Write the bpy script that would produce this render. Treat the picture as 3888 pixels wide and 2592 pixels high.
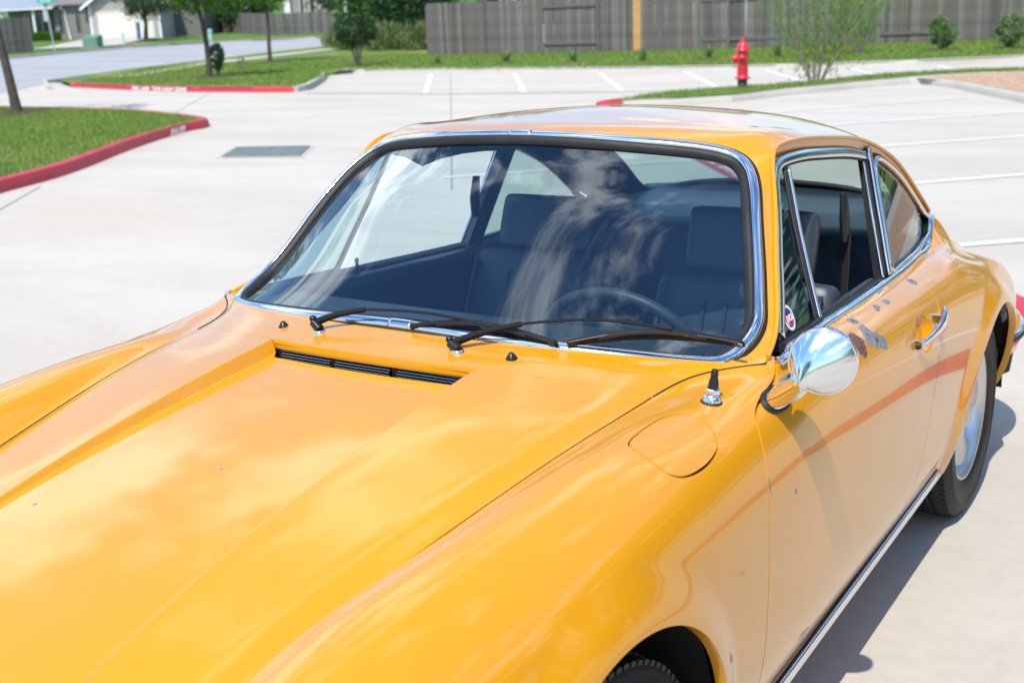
import bpy, bmesh, math, random
import numpy as np
from mathutils import Vector, Matrix
random.seed(7); rng = np.random.default_rng(7)
SC = bpy.context.scene
for o in list(bpy.data.objects): bpy.data.objects.remove(o)
# ------------------------------------------------------------------ camera
cam = bpy.data.cameras.new('camera'); camo = bpy.data.objects.new('camera', cam); SC.collection.objects.link(camo)
CAMP = Vector((1.47920334, -1.34012944, 1.52971317)); YAW, PITCH, ROLL, FPX = -0.582104672, 0.264883529, -0.0408525648, 4554.41642
_f = Vector((math.sin(YAW)*math.cos(PITCH), math.cos(YAW)*math.cos(PITCH), -math.sin(PITCH)))
_r = Vector((math.cos(YAW), -math.sin(YAW), 0)); _u = _r.cross(_f)
_r2 = _r*math.cos(ROLL)+_u*math.sin(ROLL); _u2 = _u*math.cos(ROLL)-_r*math.sin(ROLL)
mw = Matrix((( _r2.x,_u2.x,-_f.x,CAMP.x),(_r2.y,_u2.y,-_f.y,CAMP.y),(_r2.z,_u2.z,-_f.z,CAMP.z),(0,0,0,1)))
camo.matrix_world = mw
cam.sensor_width = 36; cam.sensor_fit = 'HORIZONTAL'; cam.lens = FPX/3888*36
cam.clip_start = .05; cam.clip_end = 2000
cam.dof.use_dof = True; cam.dof.focus_distance = 2.55; cam.dof.aperture_fstop = 5.6
SC.camera = camo
# ------------------------------------------------------------------ daylight
SUN_EL, SUN_AZ = math.radians(55), math.radians(168.5)    # azimuth from +y (rearwards) towards +x
sd = Vector((math.sin(SUN_AZ)*math.cos(SUN_EL), math.cos(SUN_AZ)*math.cos(SUN_EL), math.sin(SUN_EL)))
world = bpy.data.worlds.new('World'); SC.world = world; world.use_nodes = True
wn = world.node_tree; wn.nodes.clear()
def wnode(t, **k):
    n = wn.nodes.new(t)
    for a, b in k.items(): setattr(n, a, b)
    return n
bg = wnode('ShaderNodeBackground'); wo = wnode('ShaderNodeOutputWorld')
sky = wnode('ShaderNodeTexSky', sky_type='NISHITA', sun_disc=False, sun_elevation=SUN_EL, sun_rotation=SUN_AZ)
sky.air_density = 1.3; sky.dust_density = .3; sky.ozone_density = 2.5
# broken fair-weather clouds: noise on a flat layer overhead
tc = wnode('ShaderNodeTexCoord'); sep = wnode('ShaderNodeSeparateXYZ'); wn.links.new(tc.outputs['Generated'], sep.inputs[0])
def wmath(op, a, b=None, c=None):
    n = wnode('ShaderNodeMath', operation=op)
    for i, v in enumerate((a, b, c)):
        if v is None: continue
        if isinstance(v, (int, float)): n.inputs[i].default_value = v
        else: wn.links.new(v, n.inputs[i])
    return n.outputs[0]
zz = wmath('ADD', wmath('MAXIMUM', sep.outputs[2], 0.0), .16)
cx = wmath('DIVIDE', sep.outputs[0], zz); cy = wmath('DIVIDE', sep.outputs[1], zz)
cmb = wnode('ShaderNodeCombineXYZ'); wn.links.new(cx, cmb.inputs[0]); wn.links.new(cy, cmb.inputs[1]); cmb.inputs[2].default_value = CLOUD_SEED = 5.2
def wnoise(scale, detail, rough, dist):
    n = wnode('ShaderNodeTexNoise'); n.inputs['Scale'].default_value = scale; n.inputs['Detail'].default_value = detail
    n.inputs['Roughness'].default_value = rough; n.inputs['Distortion'].default_value = dist; wn.links.new(cmb.outputs[0], n.inputs['Vector']); return n.outputs[0]
big = wnoise(1.3, 3, .5, .2); fin = wnoise(4.6, 9, .57, .25)
dens = wmath('ADD', wmath('ADD', wmath('MULTIPLY', big, .50), wmath('MULTIPLY', fin, .32)), wmath('MULTIPLY', wnoise(12.0, 6, .6, .2), .18))
rmp = wnode('ShaderNodeMapRange'); rmp.interpolation_type = 'SMOOTHSTEP'
rmp.inputs['From Min'].default_value = .495; rmp.inputs['From Max'].default_value = .60
wn.links.new(dens, rmp.inputs['Value'])
mx = wnode('ShaderNodeMix', data_type='RGBA'); wn.links.new(rmp.outputs[0], mx.inputs['Factor'])
deep = wnode('ShaderNodeMix', data_type='RGBA', blend_type='MULTIPLY'); deep.inputs['Factor'].default_value = 1; wn.links.new(sky.outputs[0], deep.inputs['A']); deep.inputs['B'].default_value = (.54,.78,1.04,1)
wn.links.new(deep.outputs['Result'], mx.inputs['A'])
cc = wnode('ShaderNodeMix', data_type='RGBA'); wn.links.new(wmath('MINIMUM', wmath('MULTIPLY', sep.outputs[2], 2.2), 1.0), cc.inputs['Factor']); cc.inputs['A'].default_value = (3.6,3.7,3.9,1); cc.inputs['B'].default_value = (9.8,11.2,12.6,1)
wn.links.new(cc.outputs['Result'], mx.inputs['B'])   # clouds low on the horizon are dimmed by the air
wn.links.new(mx.outputs['Result'], bg.inputs['Color'])
bg.inputs['Strength'].default_value = .15
wn.links.new(bg.outputs[0], wo.inputs[0])
sun = bpy.data.lights.new('sun', 'SUN'); sun.energy = 3.9; sun.angle = math.radians(.5); sun.color = (1, .94, .86)
suno = bpy.data.objects.new('sun', sun); SC.collection.objects.link(suno)
suno.rotation_euler = (-sd).to_track_quat('-Z', 'Y').to_euler()
SC.view_settings.view_transform = 'Standard'; SC.view_settings.look = 'None'
SC.view_settings.exposure = .46; SC.view_settings.gamma = 1; SC.view_settings.use_curve_mapping = False
SC.render.engine = 'CYCLES'
SC.cycles.max_bounces = 10; SC.cycles.transparent_max_bounces = 16; SC.cycles.glossy_bounces = 6; SC.cycles.transmission_bounces = 10
# ------------------------------------------------------------------ car body surface
# car coordinates = world: x to the car's left, y rearwards from the front axle, z up
def nspline(t, P, q):
    """natural cubic spline through P at t, evaluated at q"""
    t = np.asarray(t, float); P = np.asarray(P, float); q = np.atleast_1d(np.asarray(q, float))
    n = len(t); shp = P.shape[1:]; P2 = P.reshape(n, -1)
    h = np.diff(t); A = np.eye(n); B = np.zeros_like(P2)
    for i in range(1, n-1):
        A[i, i-1] = h[i-1]; A[i, i] = 2*(h[i-1]+h[i]); A[i, i+1] = h[i]
        B[i] = 6*((P2[i+1]-P2[i])/h[i]-(P2[i]-P2[i-1])/h[i-1])
    M = np.linalg.solve(A, B)
    k = np.clip(np.searchsorted(t, q, side='right')-1, 0, n-2)
    a = (t[k+1]-q)[:, None]; b = (q-t[k])[:, None]; hk = h[k][:, None]
    r = M[k]*a**3/(6*hk)+M[k+1]*b**3/(6*hk)+(P2[k]/hk-M[k]*hk/6)*a+(P2[k+1]/hk-M[k+1]*hk/6)*b
    return r.reshape((len(q),)+shp)

# rows:  yc   zc    col5 (seam / pillar edge / drip rail)   col6 (crown start / belt)
ROWS = [
 (-.86, .50, (.40,-.80,.50), (.46,-.79,.52), (.02,.03,.06,.10)),
 (-.78, .60, (.40,-.73,.58), (.45,-.71,.61), (.02,.05,.12,.25)),
 (-.60, .705,(.425,-.57,.675),(.47,-.55,.72),(.05,.15,.40,.65)),
 (-.40, .770,(.443,-.38,.737),(.49,-.37,.785),(.05,.20,.45,.72)),
 (-.20, .820,(.473,-.19,.777),(.522,-.18,.818),(.05,.22,.50,.76)),
 ( .00, .857,(.507,.01,.813),(.553,.02,.845),(.05,.22,.50,.76)),
 ( .16, .882,(.537,.20,.843),(.585,.20,.864),(.05,.22,.50,.76)),
 ( .27, .897,(.556,.33,.858),(.607,.345,.871),(.05,.22,.48,.74)),
 ( .370,.910,(.574,.482,.870),(.625,.50,.868),(.05,.22,.47,.72)),
 ( .43, .920,(.606,.597,.882),(.655,.61,.876),(.05,.22,.47,.70)),
 ( .49, .929,(.700,.692,.891),(.714,.702,.887),(.657,.668,.8935)),
]
NF = len(ROWS)      # rows up to the windscreen base
ROWS += [
 ( .598,1.003,(.675,.805,.926),(.700,.815,.884),(.654,.788,.932)),
 ( .721,1.086,(.625,.930,1.037),(.692,.935,.878),(.606,.903,1.045)),
 ( .854,1.178,(.578,1.042,1.145),(.685,1.06,.872),(.559,1.002,1.150)),
 ( .943,1.238,(.552,1.096,1.207),(.682,1.12,.870),(.520,1.066,1.205)),
 ( .986,1.2665,(.542,1.132,1.230),(.681,1.155,.868),(.488,1.094,1.230)),
 (1.035,1.280,(.541,1.165,1.237),(.680,1.19,.867),(.490,1.140,1.249)),
 (1.13, 1.288,(.545,1.250,1.239),(.678,1.27,.864),(.497,1.230,1.261)),
 (1.35, 1.297,(.552,1.400,1.229),(.672,1.42,.858),(.08,.28,.58,.82)),
 (1.60, 1.286,(.557,1.640,1.202),(.662,1.65,.851),(.08,.28,.58,.82)),
 (1.85, 1.257,(.563,1.850,1.153),(.650,1.86,.846),(.07,.25,.54,.80)),
 (2.03, 1.212,(.570,2.020,1.086),(.636,2.03,.842),(.06,.22,.50,.76)),
 (2.19, 1.150,(.578,2.180,.994),(.618,2.19,.850),(.05,.18,.42,.68)),
 (2.33, 1.082,(.585,2.310,.912),(.593,2.318,.902),(.05,.17,.42,.72)),
 (2.47, .997,(.570,2.450,.840),(.594,2.455,.824),(.05,.18,.48,.78)),
 (2.65, .905,(.540,2.650,.785),(.578,2.65,.772),(.05,.20,.50,.78)),
 (2.83, .815,(.503,2.830,.728),(.553,2.83,.716),(.05,.20,.48,.74)),
 (3.03, .705,(.455,3.030,.655),(.505,3.03,.645),(.05,.20,.48,.74)),
 (3.18, .600,(.41,3.16,.565),(.46,3.16,.56),(.05,.20,.48,.74)),
]
# side columns 7..13 as (x, z) at side stations y
SIDE = [
 (-.84,[(.50,.52),(.54,.52),(.57,.48),(.58,.44),(.57,.38),(.54,.30),(.48,.25)]),
 (-.70,[(.56,.69),(.62,.67),(.66,.61),(.685,.53),(.685,.42),(.65,.30),(.57,.23)]),
 (-.55,[(.585,.775),(.655,.745),(.71,.69),(.74,.59),(.745,.46),(.71,.31),(.62,.22)]),
 (-.35,[(.60,.826),(.68,.798),(.738,.74),(.768,.63),(.772,.48),(.74,.32),(.66,.21)]),
 (-.15,[(.612,.851),(.695,.823),(.755,.765),(.782,.655),(.785,.50),(.755,.33),(.68,.21)]),
 (.05,[(.622,.863),(.703,.837),(.760,.782),(.786,.672),(.788,.51),(.772,.36),(.737,.245)]),
 (.25,[(.635,.870),(.711,.845),(.764,.790),(.787,.682),(.788,.52),(.772,.36),(.737,.245)]),
 (.45,[(.668,.865),(.731,.843),(.771,.786),(.788,.685),(.787,.53),(.772,.36),(.737,.245)]),
 (.65,[(.717,.871),(.748,.840),(.777,.780),(.789,.690),(.787,.53),(.772,.36),(.737,.245)]),
 (.90,[(.722,.866),(.757,.834),(.781,.772),(.791,.680),(.787,.53),(.772,.36),(.737,.245)]),
 (1.30,[(.714,.855),(.753,.825),(.782,.760),(.793,.670),(.788,.53),(.772,.36),(.737,.245)]),
 (1.62,[(.703,.847),(.747,.818),(.780,.755),(.793,.668),(.788,.53),(.772,.36),(.737,.245)]),
 (1.85,[(.695,.842),(.742,.812),(.778,.750),(.795,.666),(.790,.53),(.772,.36),(.737,.25)]),
 (2.07,[(.686,.838),(.738,.806),(.778,.744),(.800,.655),(.794,.52),(.772,.36),(.735,.25)]),
 (2.30,[(.664,.815),(.728,.780),(.779,.722),(.800,.64),(.795,.51),(.772,.36),(.735,.25)]),
 (2.55,[(.643,.760),(.712,.742),(.765,.682),(.790,.61),(.785,.50),(.755,.35),(.68,.22)]),
 (2.80,[(.628,.698),(.690,.684),(.736,.635),(.755,.575),(.750,.48),(.72,.36),(.65,.26)]),
 (3.03,[(.565,.632),(.618,.615),(.655,.575),(.670,.525),(.66,.45),(.63,.36),(.57,.29)]),
 (3.20,[(.51,.55),(.555,.54),(.585,.515),(.595,.475),(.585,.42),(.56,.36),(.51,.31)]),
]
NR = len(ROWS)
FR = np.array([.30,.60,.82,.94])
def build_table():
    T = np.zeros((NR, 14, 3))
    ys = np.array([s[0] for s in SIDE]); sv = np.array([s[1] for s in SIDE])
    for i,(yc,zc,p5,p6,h) in enumerate(ROWS):
        p5 = np.array(p5); T[i,0] = (0,yc,zc); T[i,5] = p5; T[i,6] = p6
        if len(h) == 3:       # windscreen rows: the fourth column is given, cylinder-like in between
            C4 = np.array(h)
            for k,f in enumerate((.34,.66,.88,1.)):
                T[i,1+k] = (f*C4[0], yc+(C4[1]-yc)*f**(2.5 if i < NF+3 else 2.), zc+(C4[2]-zc)*f**2.3)
        else:
          for k,f in enumerate(FR):
            T[i,1+k] = (f*p5[0], yc+(p5[1]-yc)*f**2, zc+(p5[2]-zc)*h[k])
        y6 = p6[1]
        s = nspline(ys, sv, [y6])[0]
        for k in range(7):
            T[i,7+k] = (s[k,0], y6, s[k,1])
    return T
TAB = build_table()
TROW = np.concatenate([[0], np.cumsum(np.linalg.norm(np.diff(TAB[:,5],axis=0),axis=1)*.5+np.linalg.norm(np.diff(TAB[:,0],axis=0),axis=1)*.5)])
TB = TROW[NF-1]     # windscreen base
def T_of(row): return np.interp(row, np.arange(NR), TROW)
def rows_at(t):
    """positions of the 14 columns at parameters t"""
    t = np.atleast_1d(t)
    out = np.zeros((len(t),14,3))
    out[:,6:] = nspline(TROW, TAB[:,6:], t)
    f = t <= TB
    if f.any(): out[f,:6] = nspline(TROW[:NF], TAB[:NF,:6], t[f])
    g = ~f
    if g.any(): out[g,:6] = nspline(TROW[NF-1:], TAB[NF-1:,:6], t[g])
    return out
def smst(a,b,x):
    x = np.clip((x-a)/(b-a),0,1); return x*x*(3-2*x)
def crease_w(t):
    a = T_of(NF-1.6); b = T_of(NF-.9); c_ = T_of(NF+11.2); d = T_of(NF+12.6)
    return smst(a,b,t)*(1-smst(c_,d,t))
def sect(R, v, w):
    """R (14,3) section points, v column parameters, w crease weight"""
    Rm = np.vstack([R[1:3][::-1]*[-1,1,1], R])      # mirrored points keep the crown smooth at x=0
    d = np.linalg.norm(np.diff(Rm,axis=0),axis=1)**.75; s = np.concatenate([[0],np.cumsum(d)]); s = s-s[2]
    idx = np.arange(-2,14)
    sv = np.interp(v, idx, s)
    A = nspline(s, Rm, sv)
    if w > 0:
        B = np.zeros_like(A)
        m = v <= 5; B[m] = nspline(s[:8], Rm[:8], sv[m])
        m = (v > 5)&(v < 6); B[m] = R[5]+(R[6]-R[5])*(v[m]-5)[:,None]
        m = v >= 6; B[m] = nspline(s[8:], Rm[8:], sv[m])
        A = A*(1-w)+B*w
    return A
def surf_grid(ts, vs):
    R = rows_at(ts); W_ = crease_w(np.asarray(ts))
    return np.stack([sect(R[i], np.asarray(vs,float), W_[i]) for i in range(len(ts))])
# ------------------------------------------------------------------ helpers
COL = SC.collection
def link(o, parent=None):
    COL.objects.link(o)
    if parent is not None: o.parent = parent
    return o
def tag(o, label=None, cat=None, group=None, kind=None):
    if label: o['label'] = label
    if cat: o['category'] = cat
    if group: o['group'] = group
    if kind: o['kind'] = kind
    return o
def empty(name, loc=(0,0,0), label=None, cat=None, group=None, rz=0):
    o = bpy.data.objects.new(name, None); o.location = loc; o.rotation_euler = (0,0,rz); COL.objects.link(o)
    return tag(o, label, cat, group)
class MB:
    """collects simple shapes into one mesh"""
    def __init__(s): s.v = []; s.f = []; s.sm = []
    def add(s, v, f, smooth=False):
        n = len(s.v); s.v += [tuple(map(float, p)) for p in v]; s.f += [tuple(int(i)+n for i in q) for q in f]; s.sm += [smooth]*len(f); return s
    def box(s, a, b, rz=0, piv=None):
        x0,y0,z0 = a; x1,y1,z1 = b
        v = [(x0,y0,z0),(x1,y0,z0),(x1,y1,z0),(x0,y1,z0),(x0,y0,z1),(x1,y0,z1),(x1,y1,z1),(x0,y1,z1)]
        if rz:
            px, py = piv or ((x0+x1)/2,(y0+y1)/2); c_, s_ = math.cos(rz), math.sin(rz)
            v = [(px+(x-px)*c_-(y-py)*s_, py+(x-px)*s_+(y-py)*c_, z) for x,y,z in v]
        return s.add(v, [(0,3,2,1),(4,5,6,7),(0,1,5,4),(1,2,6,5),(2,3,7,6),(3,0,4,7)])
    def tube(s, pts, r, n=10, cap=True, smooth=True, flat=None, up=(0,0,1)):
        pts = [Vector(p) for p in pts]; R = r if hasattr(r, '__len__') else [r]*len(pts); V = []; F = []
        for i, p in enumerate(pts):
            d = (pts[min(i+1,len(pts)-1)]-pts[max(i-1,0)]).normalized(); u = Vector(up)
            if abs(d.dot(u)) > .97: u = Vector((1,0,0))
            a = d.cross(u).normalized(); b = a.cross(d).normalized(); fl = 1 if flat is None else flat
            for k in range(n):
                t = 2*math.pi*k/n; V.append(p+a*(math.cos(t)*R[i])+b*(math.sin(t)*R[i]*fl))
        for i in range(len(pts)-1):
            for k in range(n):
                k2 = (k+1)%n; F.append((i*n+k, i*n+k2, (i+1)*n+k2, (i+1)*n+k))
        s.add(V, F, smooth)
        if cap:
            m = len(V); s.add(V[:n], [tuple(range(n))[::-1]]); s.add(V[m-n:], [tuple(range(n))])
        return s
    def lathe(s, prof, n=24, M=None, smooth=True):
        """prof [(r, z)] about z, M places it"""
        V = []; F = []
        for r, z in prof:
            for k in range(n):
                t = 2*math.pi*k/n; V.append(Vector((r*math.cos(t), r*math.sin(t), z)))
        for i in range(len(prof)-1):
            for k in range(n):
                k2 = (k+1)%n; F.append((i*n+k, i*n+k2, (i+1)*n+k2, (i+1)*n+k))
        if M is not None: V = [M @ v for v in V]
        return s.add(V, F, smooth)
    def prism(s, poly, z0, z1, M=None):
        n = len(poly); V = [Vector((x,y,z0)) for x,y in poly]+[Vector((x,y,z1)) for x,y in poly]
        if M is not None: V = [M @ v for v in V]
        return s.add(V, [tuple(range(n))[::-1], tuple(range(n,2*n))]+[(i,(i+1)%n,n+(i+1)%n,n+i) for i in range(n)])
    def build(s, name, mat, parent=None, **kw):
        me = bpy.data.meshes.new(name); me.from_pydata(s.v, [], s.f)
        me.polygons.foreach_set('use_smooth', s.sm); me.update()
        if mat: me.materials.append(mat)
        o = link(bpy.data.objects.new(name, me), parent)
        return tag(o, **kw) if kw else o
def shell(name, V, F, N, mat, parent=None, smooth_flags=None, **kw):
    """mesh with custom normals from numpy arrays"""
    me = bpy.data.meshes.new(name); me.from_pydata([tuple(map(float,p)) for p in V], [], [tuple(map(int,f)) for f in F])
    me.polygons.foreach_set('use_smooth', [True]*len(F) if smooth_flags is None else smooth_flags)
    if mat: me.materials.append(mat)
    if N is not None: me.normals_split_custom_set_from_vertices([tuple(map(float,n)) for n in N])
    me.update(); o = link(bpy.data.objects.new(name, me), parent)
    return tag(o, **kw) if kw else o
def clip(V, N, F, f, keep_cut=True):
    """keep the part of the mesh where f>=0; new vertices on f=0. returns V,N,F,cut edges"""
    V = list(map(np.asarray, V)); N = list(map(np.asarray, N)); f = np.asarray(f); pos = f >= 0
    out = []; cuts = []; cache = {}
    def mid(a, b):
        k = (a,b) if a < b else (b,a)
        if k in cache: return cache[k]
        t = f[a]/(f[a]-f[b]); V.append(V[a]+(V[b]-V[a])*t); n = N[a]+(N[b]-N[a])*t; N.append(n/np.linalg.norm(n))
        cache[k] = len(V)-1; return cache[k]
    for q in F:
        s = [pos[i] for i in q]
        if all(s): out.append(q); continue
        if not any(s): continue
        r = []; c = []
        m = len(q)
        for k in range(m):
            a, b = q[k], q[(k+1)%m]
            if pos[a]: r.append(a)
            if pos[a] != pos[b]:
                i = mid(a,b); r.append(i); c.append((i, pos[a]))
        if len(r) >= 3: out.append(tuple(r))
        if len(c) == 2:      # leaving vertex then entering vertex
            a, b = (c[0][0], c[1][0]) if c[0][1] else (c[1][0], c[0][0]); cuts.append((a,b))
    used = sorted({i for q in out for i in q}); mp = {i: k for k, i in enumerate(used)}
    V2 = np.array([V[i] for i in used]); N2 = np.array([N[i] for i in used])
    return V2, N2, [tuple(mp[i] for i in q) for q in out], [(mp[a],mp[b]) for a,b in cuts if a in mp and b in mp]
def flange(V, N, F, depth=.012, skip=None):
    """turn every open border edge inwards so the sheet reads as thick metal"""
    cnt = {}
    for q in F:
        for k in range(len(q)):
            a, b = q[k], q[(k+1)%len(q)]; cnt[(a,b)] = cnt.get((a,b),0)+1
    be = [(a,b) for (a,b) in cnt if (b,a) not in cnt and not (skip and skip(V[a]) and skip(V[b]))]
    V = list(V); N = list(N); F = list(F); mp = {}
    out = {}
    for a,b in be:
        d = V[b]-V[a]; o_ = np.cross(d, N[a]); o_ /= (np.linalg.norm(o_)+1e-12)
        for i in (a,b): out[i] = out.get(i, 0)+o_
    for a,b in be:
        ids = []
        for i in (a,b):
            if i not in mp:
                o_ = out[i]/(np.linalg.norm(out[i])+1e-12)
                V.append(V[i].copy()); N.append((o_+N[i]*.3)/np.linalg.norm(o_+N[i]*.3)); V.append(V[i]-N[i]*depth); N.append(o_)
                mp[i] = (len(V)-2, len(V)-1)
            ids.append(mp[i])
        F.append((ids[1][0], ids[0][0], ids[0][1], ids[1][1]))
    return np.array(V), np.array(N), F
def grid_faces(n, m):
    i = np.arange(n-1)[:,None]; j = np.arange(m-1)[None,:]; a = (i*m+j).ravel()
    return [tuple(x) for x in np.stack([a, a+1, a+m+1, a+m],1)]
def grid_normals(G):
    du = np.gradient(G, axis=0); dv = np.gradient(G, axis=1); n = np.cross(dv, du)
    return n/(np.linalg.norm(n,axis=2,keepdims=True)+1e-12)
def poly_sdf(P, poly):
    """signed distance (negative inside) of points P (n,2) to a closed polygon"""
    P = np.asarray(P,float); Q = np.asarray(poly,float); n = len(Q); d = np.full(len(P), 1e9); inside = np.zeros(len(P), bool)
    for i in range(n):
        a, b = Q[i], Q[(i+1)%n]; e = b-a; w = P-a; t = np.clip((w@e)/(e@e+1e-15),0,1)
        d = np.minimum(d, np.linalg.norm(w-t[:,None]*e, axis=1))
        c1 = (a[1] <= P[:,1]) != (b[1] <= P[:,1])
        with np.errstate(divide='ignore', invalid='ignore'):
            xx = a[0]+(P[:,1]-a[1])*e[0]/np.where(e[1]==0,1e-12,e[1])
        inside ^= c1 & (P[:,0] < xx)
    return np.where(inside, -d, d)
def smooth_closed(pts, n):
    """closed Catmull-like resample of a polygon to n points, equally spaced"""
    P = np.array(pts, float); P = np.vstack([P[-3:], P, P[:4]]); t = np.concatenate([[0],np.cumsum(np.linalg.norm(np.diff(P,axis=0),axis=1)**.6)])
    a, b = t[3], t[-4]; q = np.linspace(a,b,n*4,endpoint=False); D = nspline(t,P,q)
    L = np.concatenate([[0],np.cumsum(np.linalg.norm(np.diff(np.vstack([D,D[:1]]),axis=0),axis=1))])
    s = np.linspace(0,L[-1],n,endpoint=False); D2 = np.vstack([D,D[:1]])
    return np.stack([np.interp(s,L,D2[:,k]) for k in range(P.shape[1])],1)
def smooth_open(pts, n):
    P = np.array(pts, float); t = np.concatenate([[0],np.cumsum(np.linalg.norm(np.diff(P,axis=0),axis=1)**.7)])
    D = nspline(t,P,np.linspace(0,t[-1],n*4)); L = np.concatenate([[0],np.cumsum(np.linalg.norm(np.diff(D,axis=0),axis=1))])
    s = np.linspace(0,L[-1],n); return np.stack([np.interp(s,L,D[:,k]) for k in range(P.shape[1])],1)
def sweep(name, path, norm, prof, mat, parent=None, closed=False, smooth=True, flip=False, **kw):
    """profile [(across, up)] carried along path; up = norm (per point), across = tangent x norm"""
    P = np.asarray(path,float); Nn = np.asarray(norm,float); n = len(P); m = len(prof)
    if closed: T = np.roll(P,-1,0)-np.roll(P,1,0)
    else: T = np.gradient(P,axis=0)
    T /= np.linalg.norm(T,axis=1,keepdims=True)+1e-12
    A = np.cross(T,Nn); A /= np.linalg.norm(A,axis=1,keepdims=True)+1e-12; U = np.cross(A,T)
    V = (P[:,None,:]+A[:,None,:]*np.array([p[0] for p in prof])[None,:,None]+U[:,None,:]*np.array([p[1] for p in prof])[None,:,None]).reshape(-1,3)
    F = []
    for i in range(n if closed else n-1):
        i2 = (i+1)%n
        for k in range(m):
            k2 = (k+1)%m; q = (i*m+k, i*m+k2, i2*m+k2, i2*m+k); F.append(q[::-1] if flip else q)
    b = MB(); b.add(V,F,smooth)
    if not closed: b.add(V[:m],[tuple(range(m))[::-1]]); b.add(V[-m:],[tuple(range(m))])
    return outwards(b.build(name, mat, parent, **kw))
def outwards(o):
    """make the faces of a closed mesh point outwards"""
    bm = bmesh.new(); bm.from_mesh(o.data); bmesh.ops.remove_doubles(bm, verts=bm.verts, dist=1e-6); bmesh.ops.recalc_face_normals(bm, faces=bm.faces); bm.to_mesh(o.data); bm.free(); o.data.update(); return o
def round_prof(w, h, n=10, z0=0.):
    """half-ellipse strip profile of width w and height h, flat underneath"""
    return [(math.cos(math.pi*k/n)*w/2, z0+math.sin(math.pi*k/n)*h) for k in range(n+1)]+[(-w/2,z0-.004),(w/2,z0-.004)]
# ------------------------------------------------------------------ materials
def nt(name):
    m = bpy.data.materials.new(name); m.use_nodes = True; t = m.node_tree; return m, t, t.nodes['Principled BSDF']
def simple(name, col, rough=.5, metal=0., coat=0., spec=.5, bump=None, var=0., vscale=8., trans=0., ior=1.45, coords='Object'):
    m, t, b = nt(name)
    b.inputs['Base Color'].default_value = (*col,1); b.inputs['Roughness'].default_value = rough; b.inputs['Metallic'].default_value = metal
    b.inputs['Coat Weight'].default_value = coat; b.inputs['Coat Roughness'].default_value = .04; b.inputs['Specular IOR Level'].default_value = spec
    b.inputs['Transmission Weight'].default_value = trans; b.inputs['IOR'].default_value = ior
    if bump or var:
        tc_ = t.nodes.new('ShaderNodeTexCoord'); nz_ = t.nodes.new('ShaderNodeTexNoise'); nz_.inputs['Scale'].default_value = vscale; nz_.inputs['Detail'].default_value = 6
        t.links.new(tc_.outputs[coords], nz_.inputs['Vector'])
        if var:
            mr = t.nodes.new('ShaderNodeMapRange'); mr.inputs['From Min'].default_value = .3; mr.inputs['From Max'].default_value = .7
            mr.inputs['To Min'].default_value = 1-var; mr.inputs['To Max'].default_value = 1+var; t.links.new(nz_.outputs[0], mr.inputs['Value'])
            mu = t.nodes.new('ShaderNodeVectorMath'); mu.operation = 'SCALE'; mu.inputs[0].default_value = col; t.links.new(mr.outputs[0], mu.inputs['Scale'])
            t.links.new(mu.outputs[0], b.inputs['Base Color'])
        if bump:
            n2 = t.nodes.new('ShaderNodeTexNoise'); n2.inputs['Scale'].default_value = bump[0]; n2.inputs['Detail'].default_value = 4; t.links.new(tc_.outputs[coords], n2.inputs['Vector'])
            bp = t.nodes.new('ShaderNodeBump'); bp.inputs['Strength'].default_value = bump[1]; bp.inputs['Distance'].default_value = bump[2]
            t.links.new(n2.outputs[0], bp.inputs['Height']); t.links.new(bp.outputs[0], b.inputs['Normal'])
    return m
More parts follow.
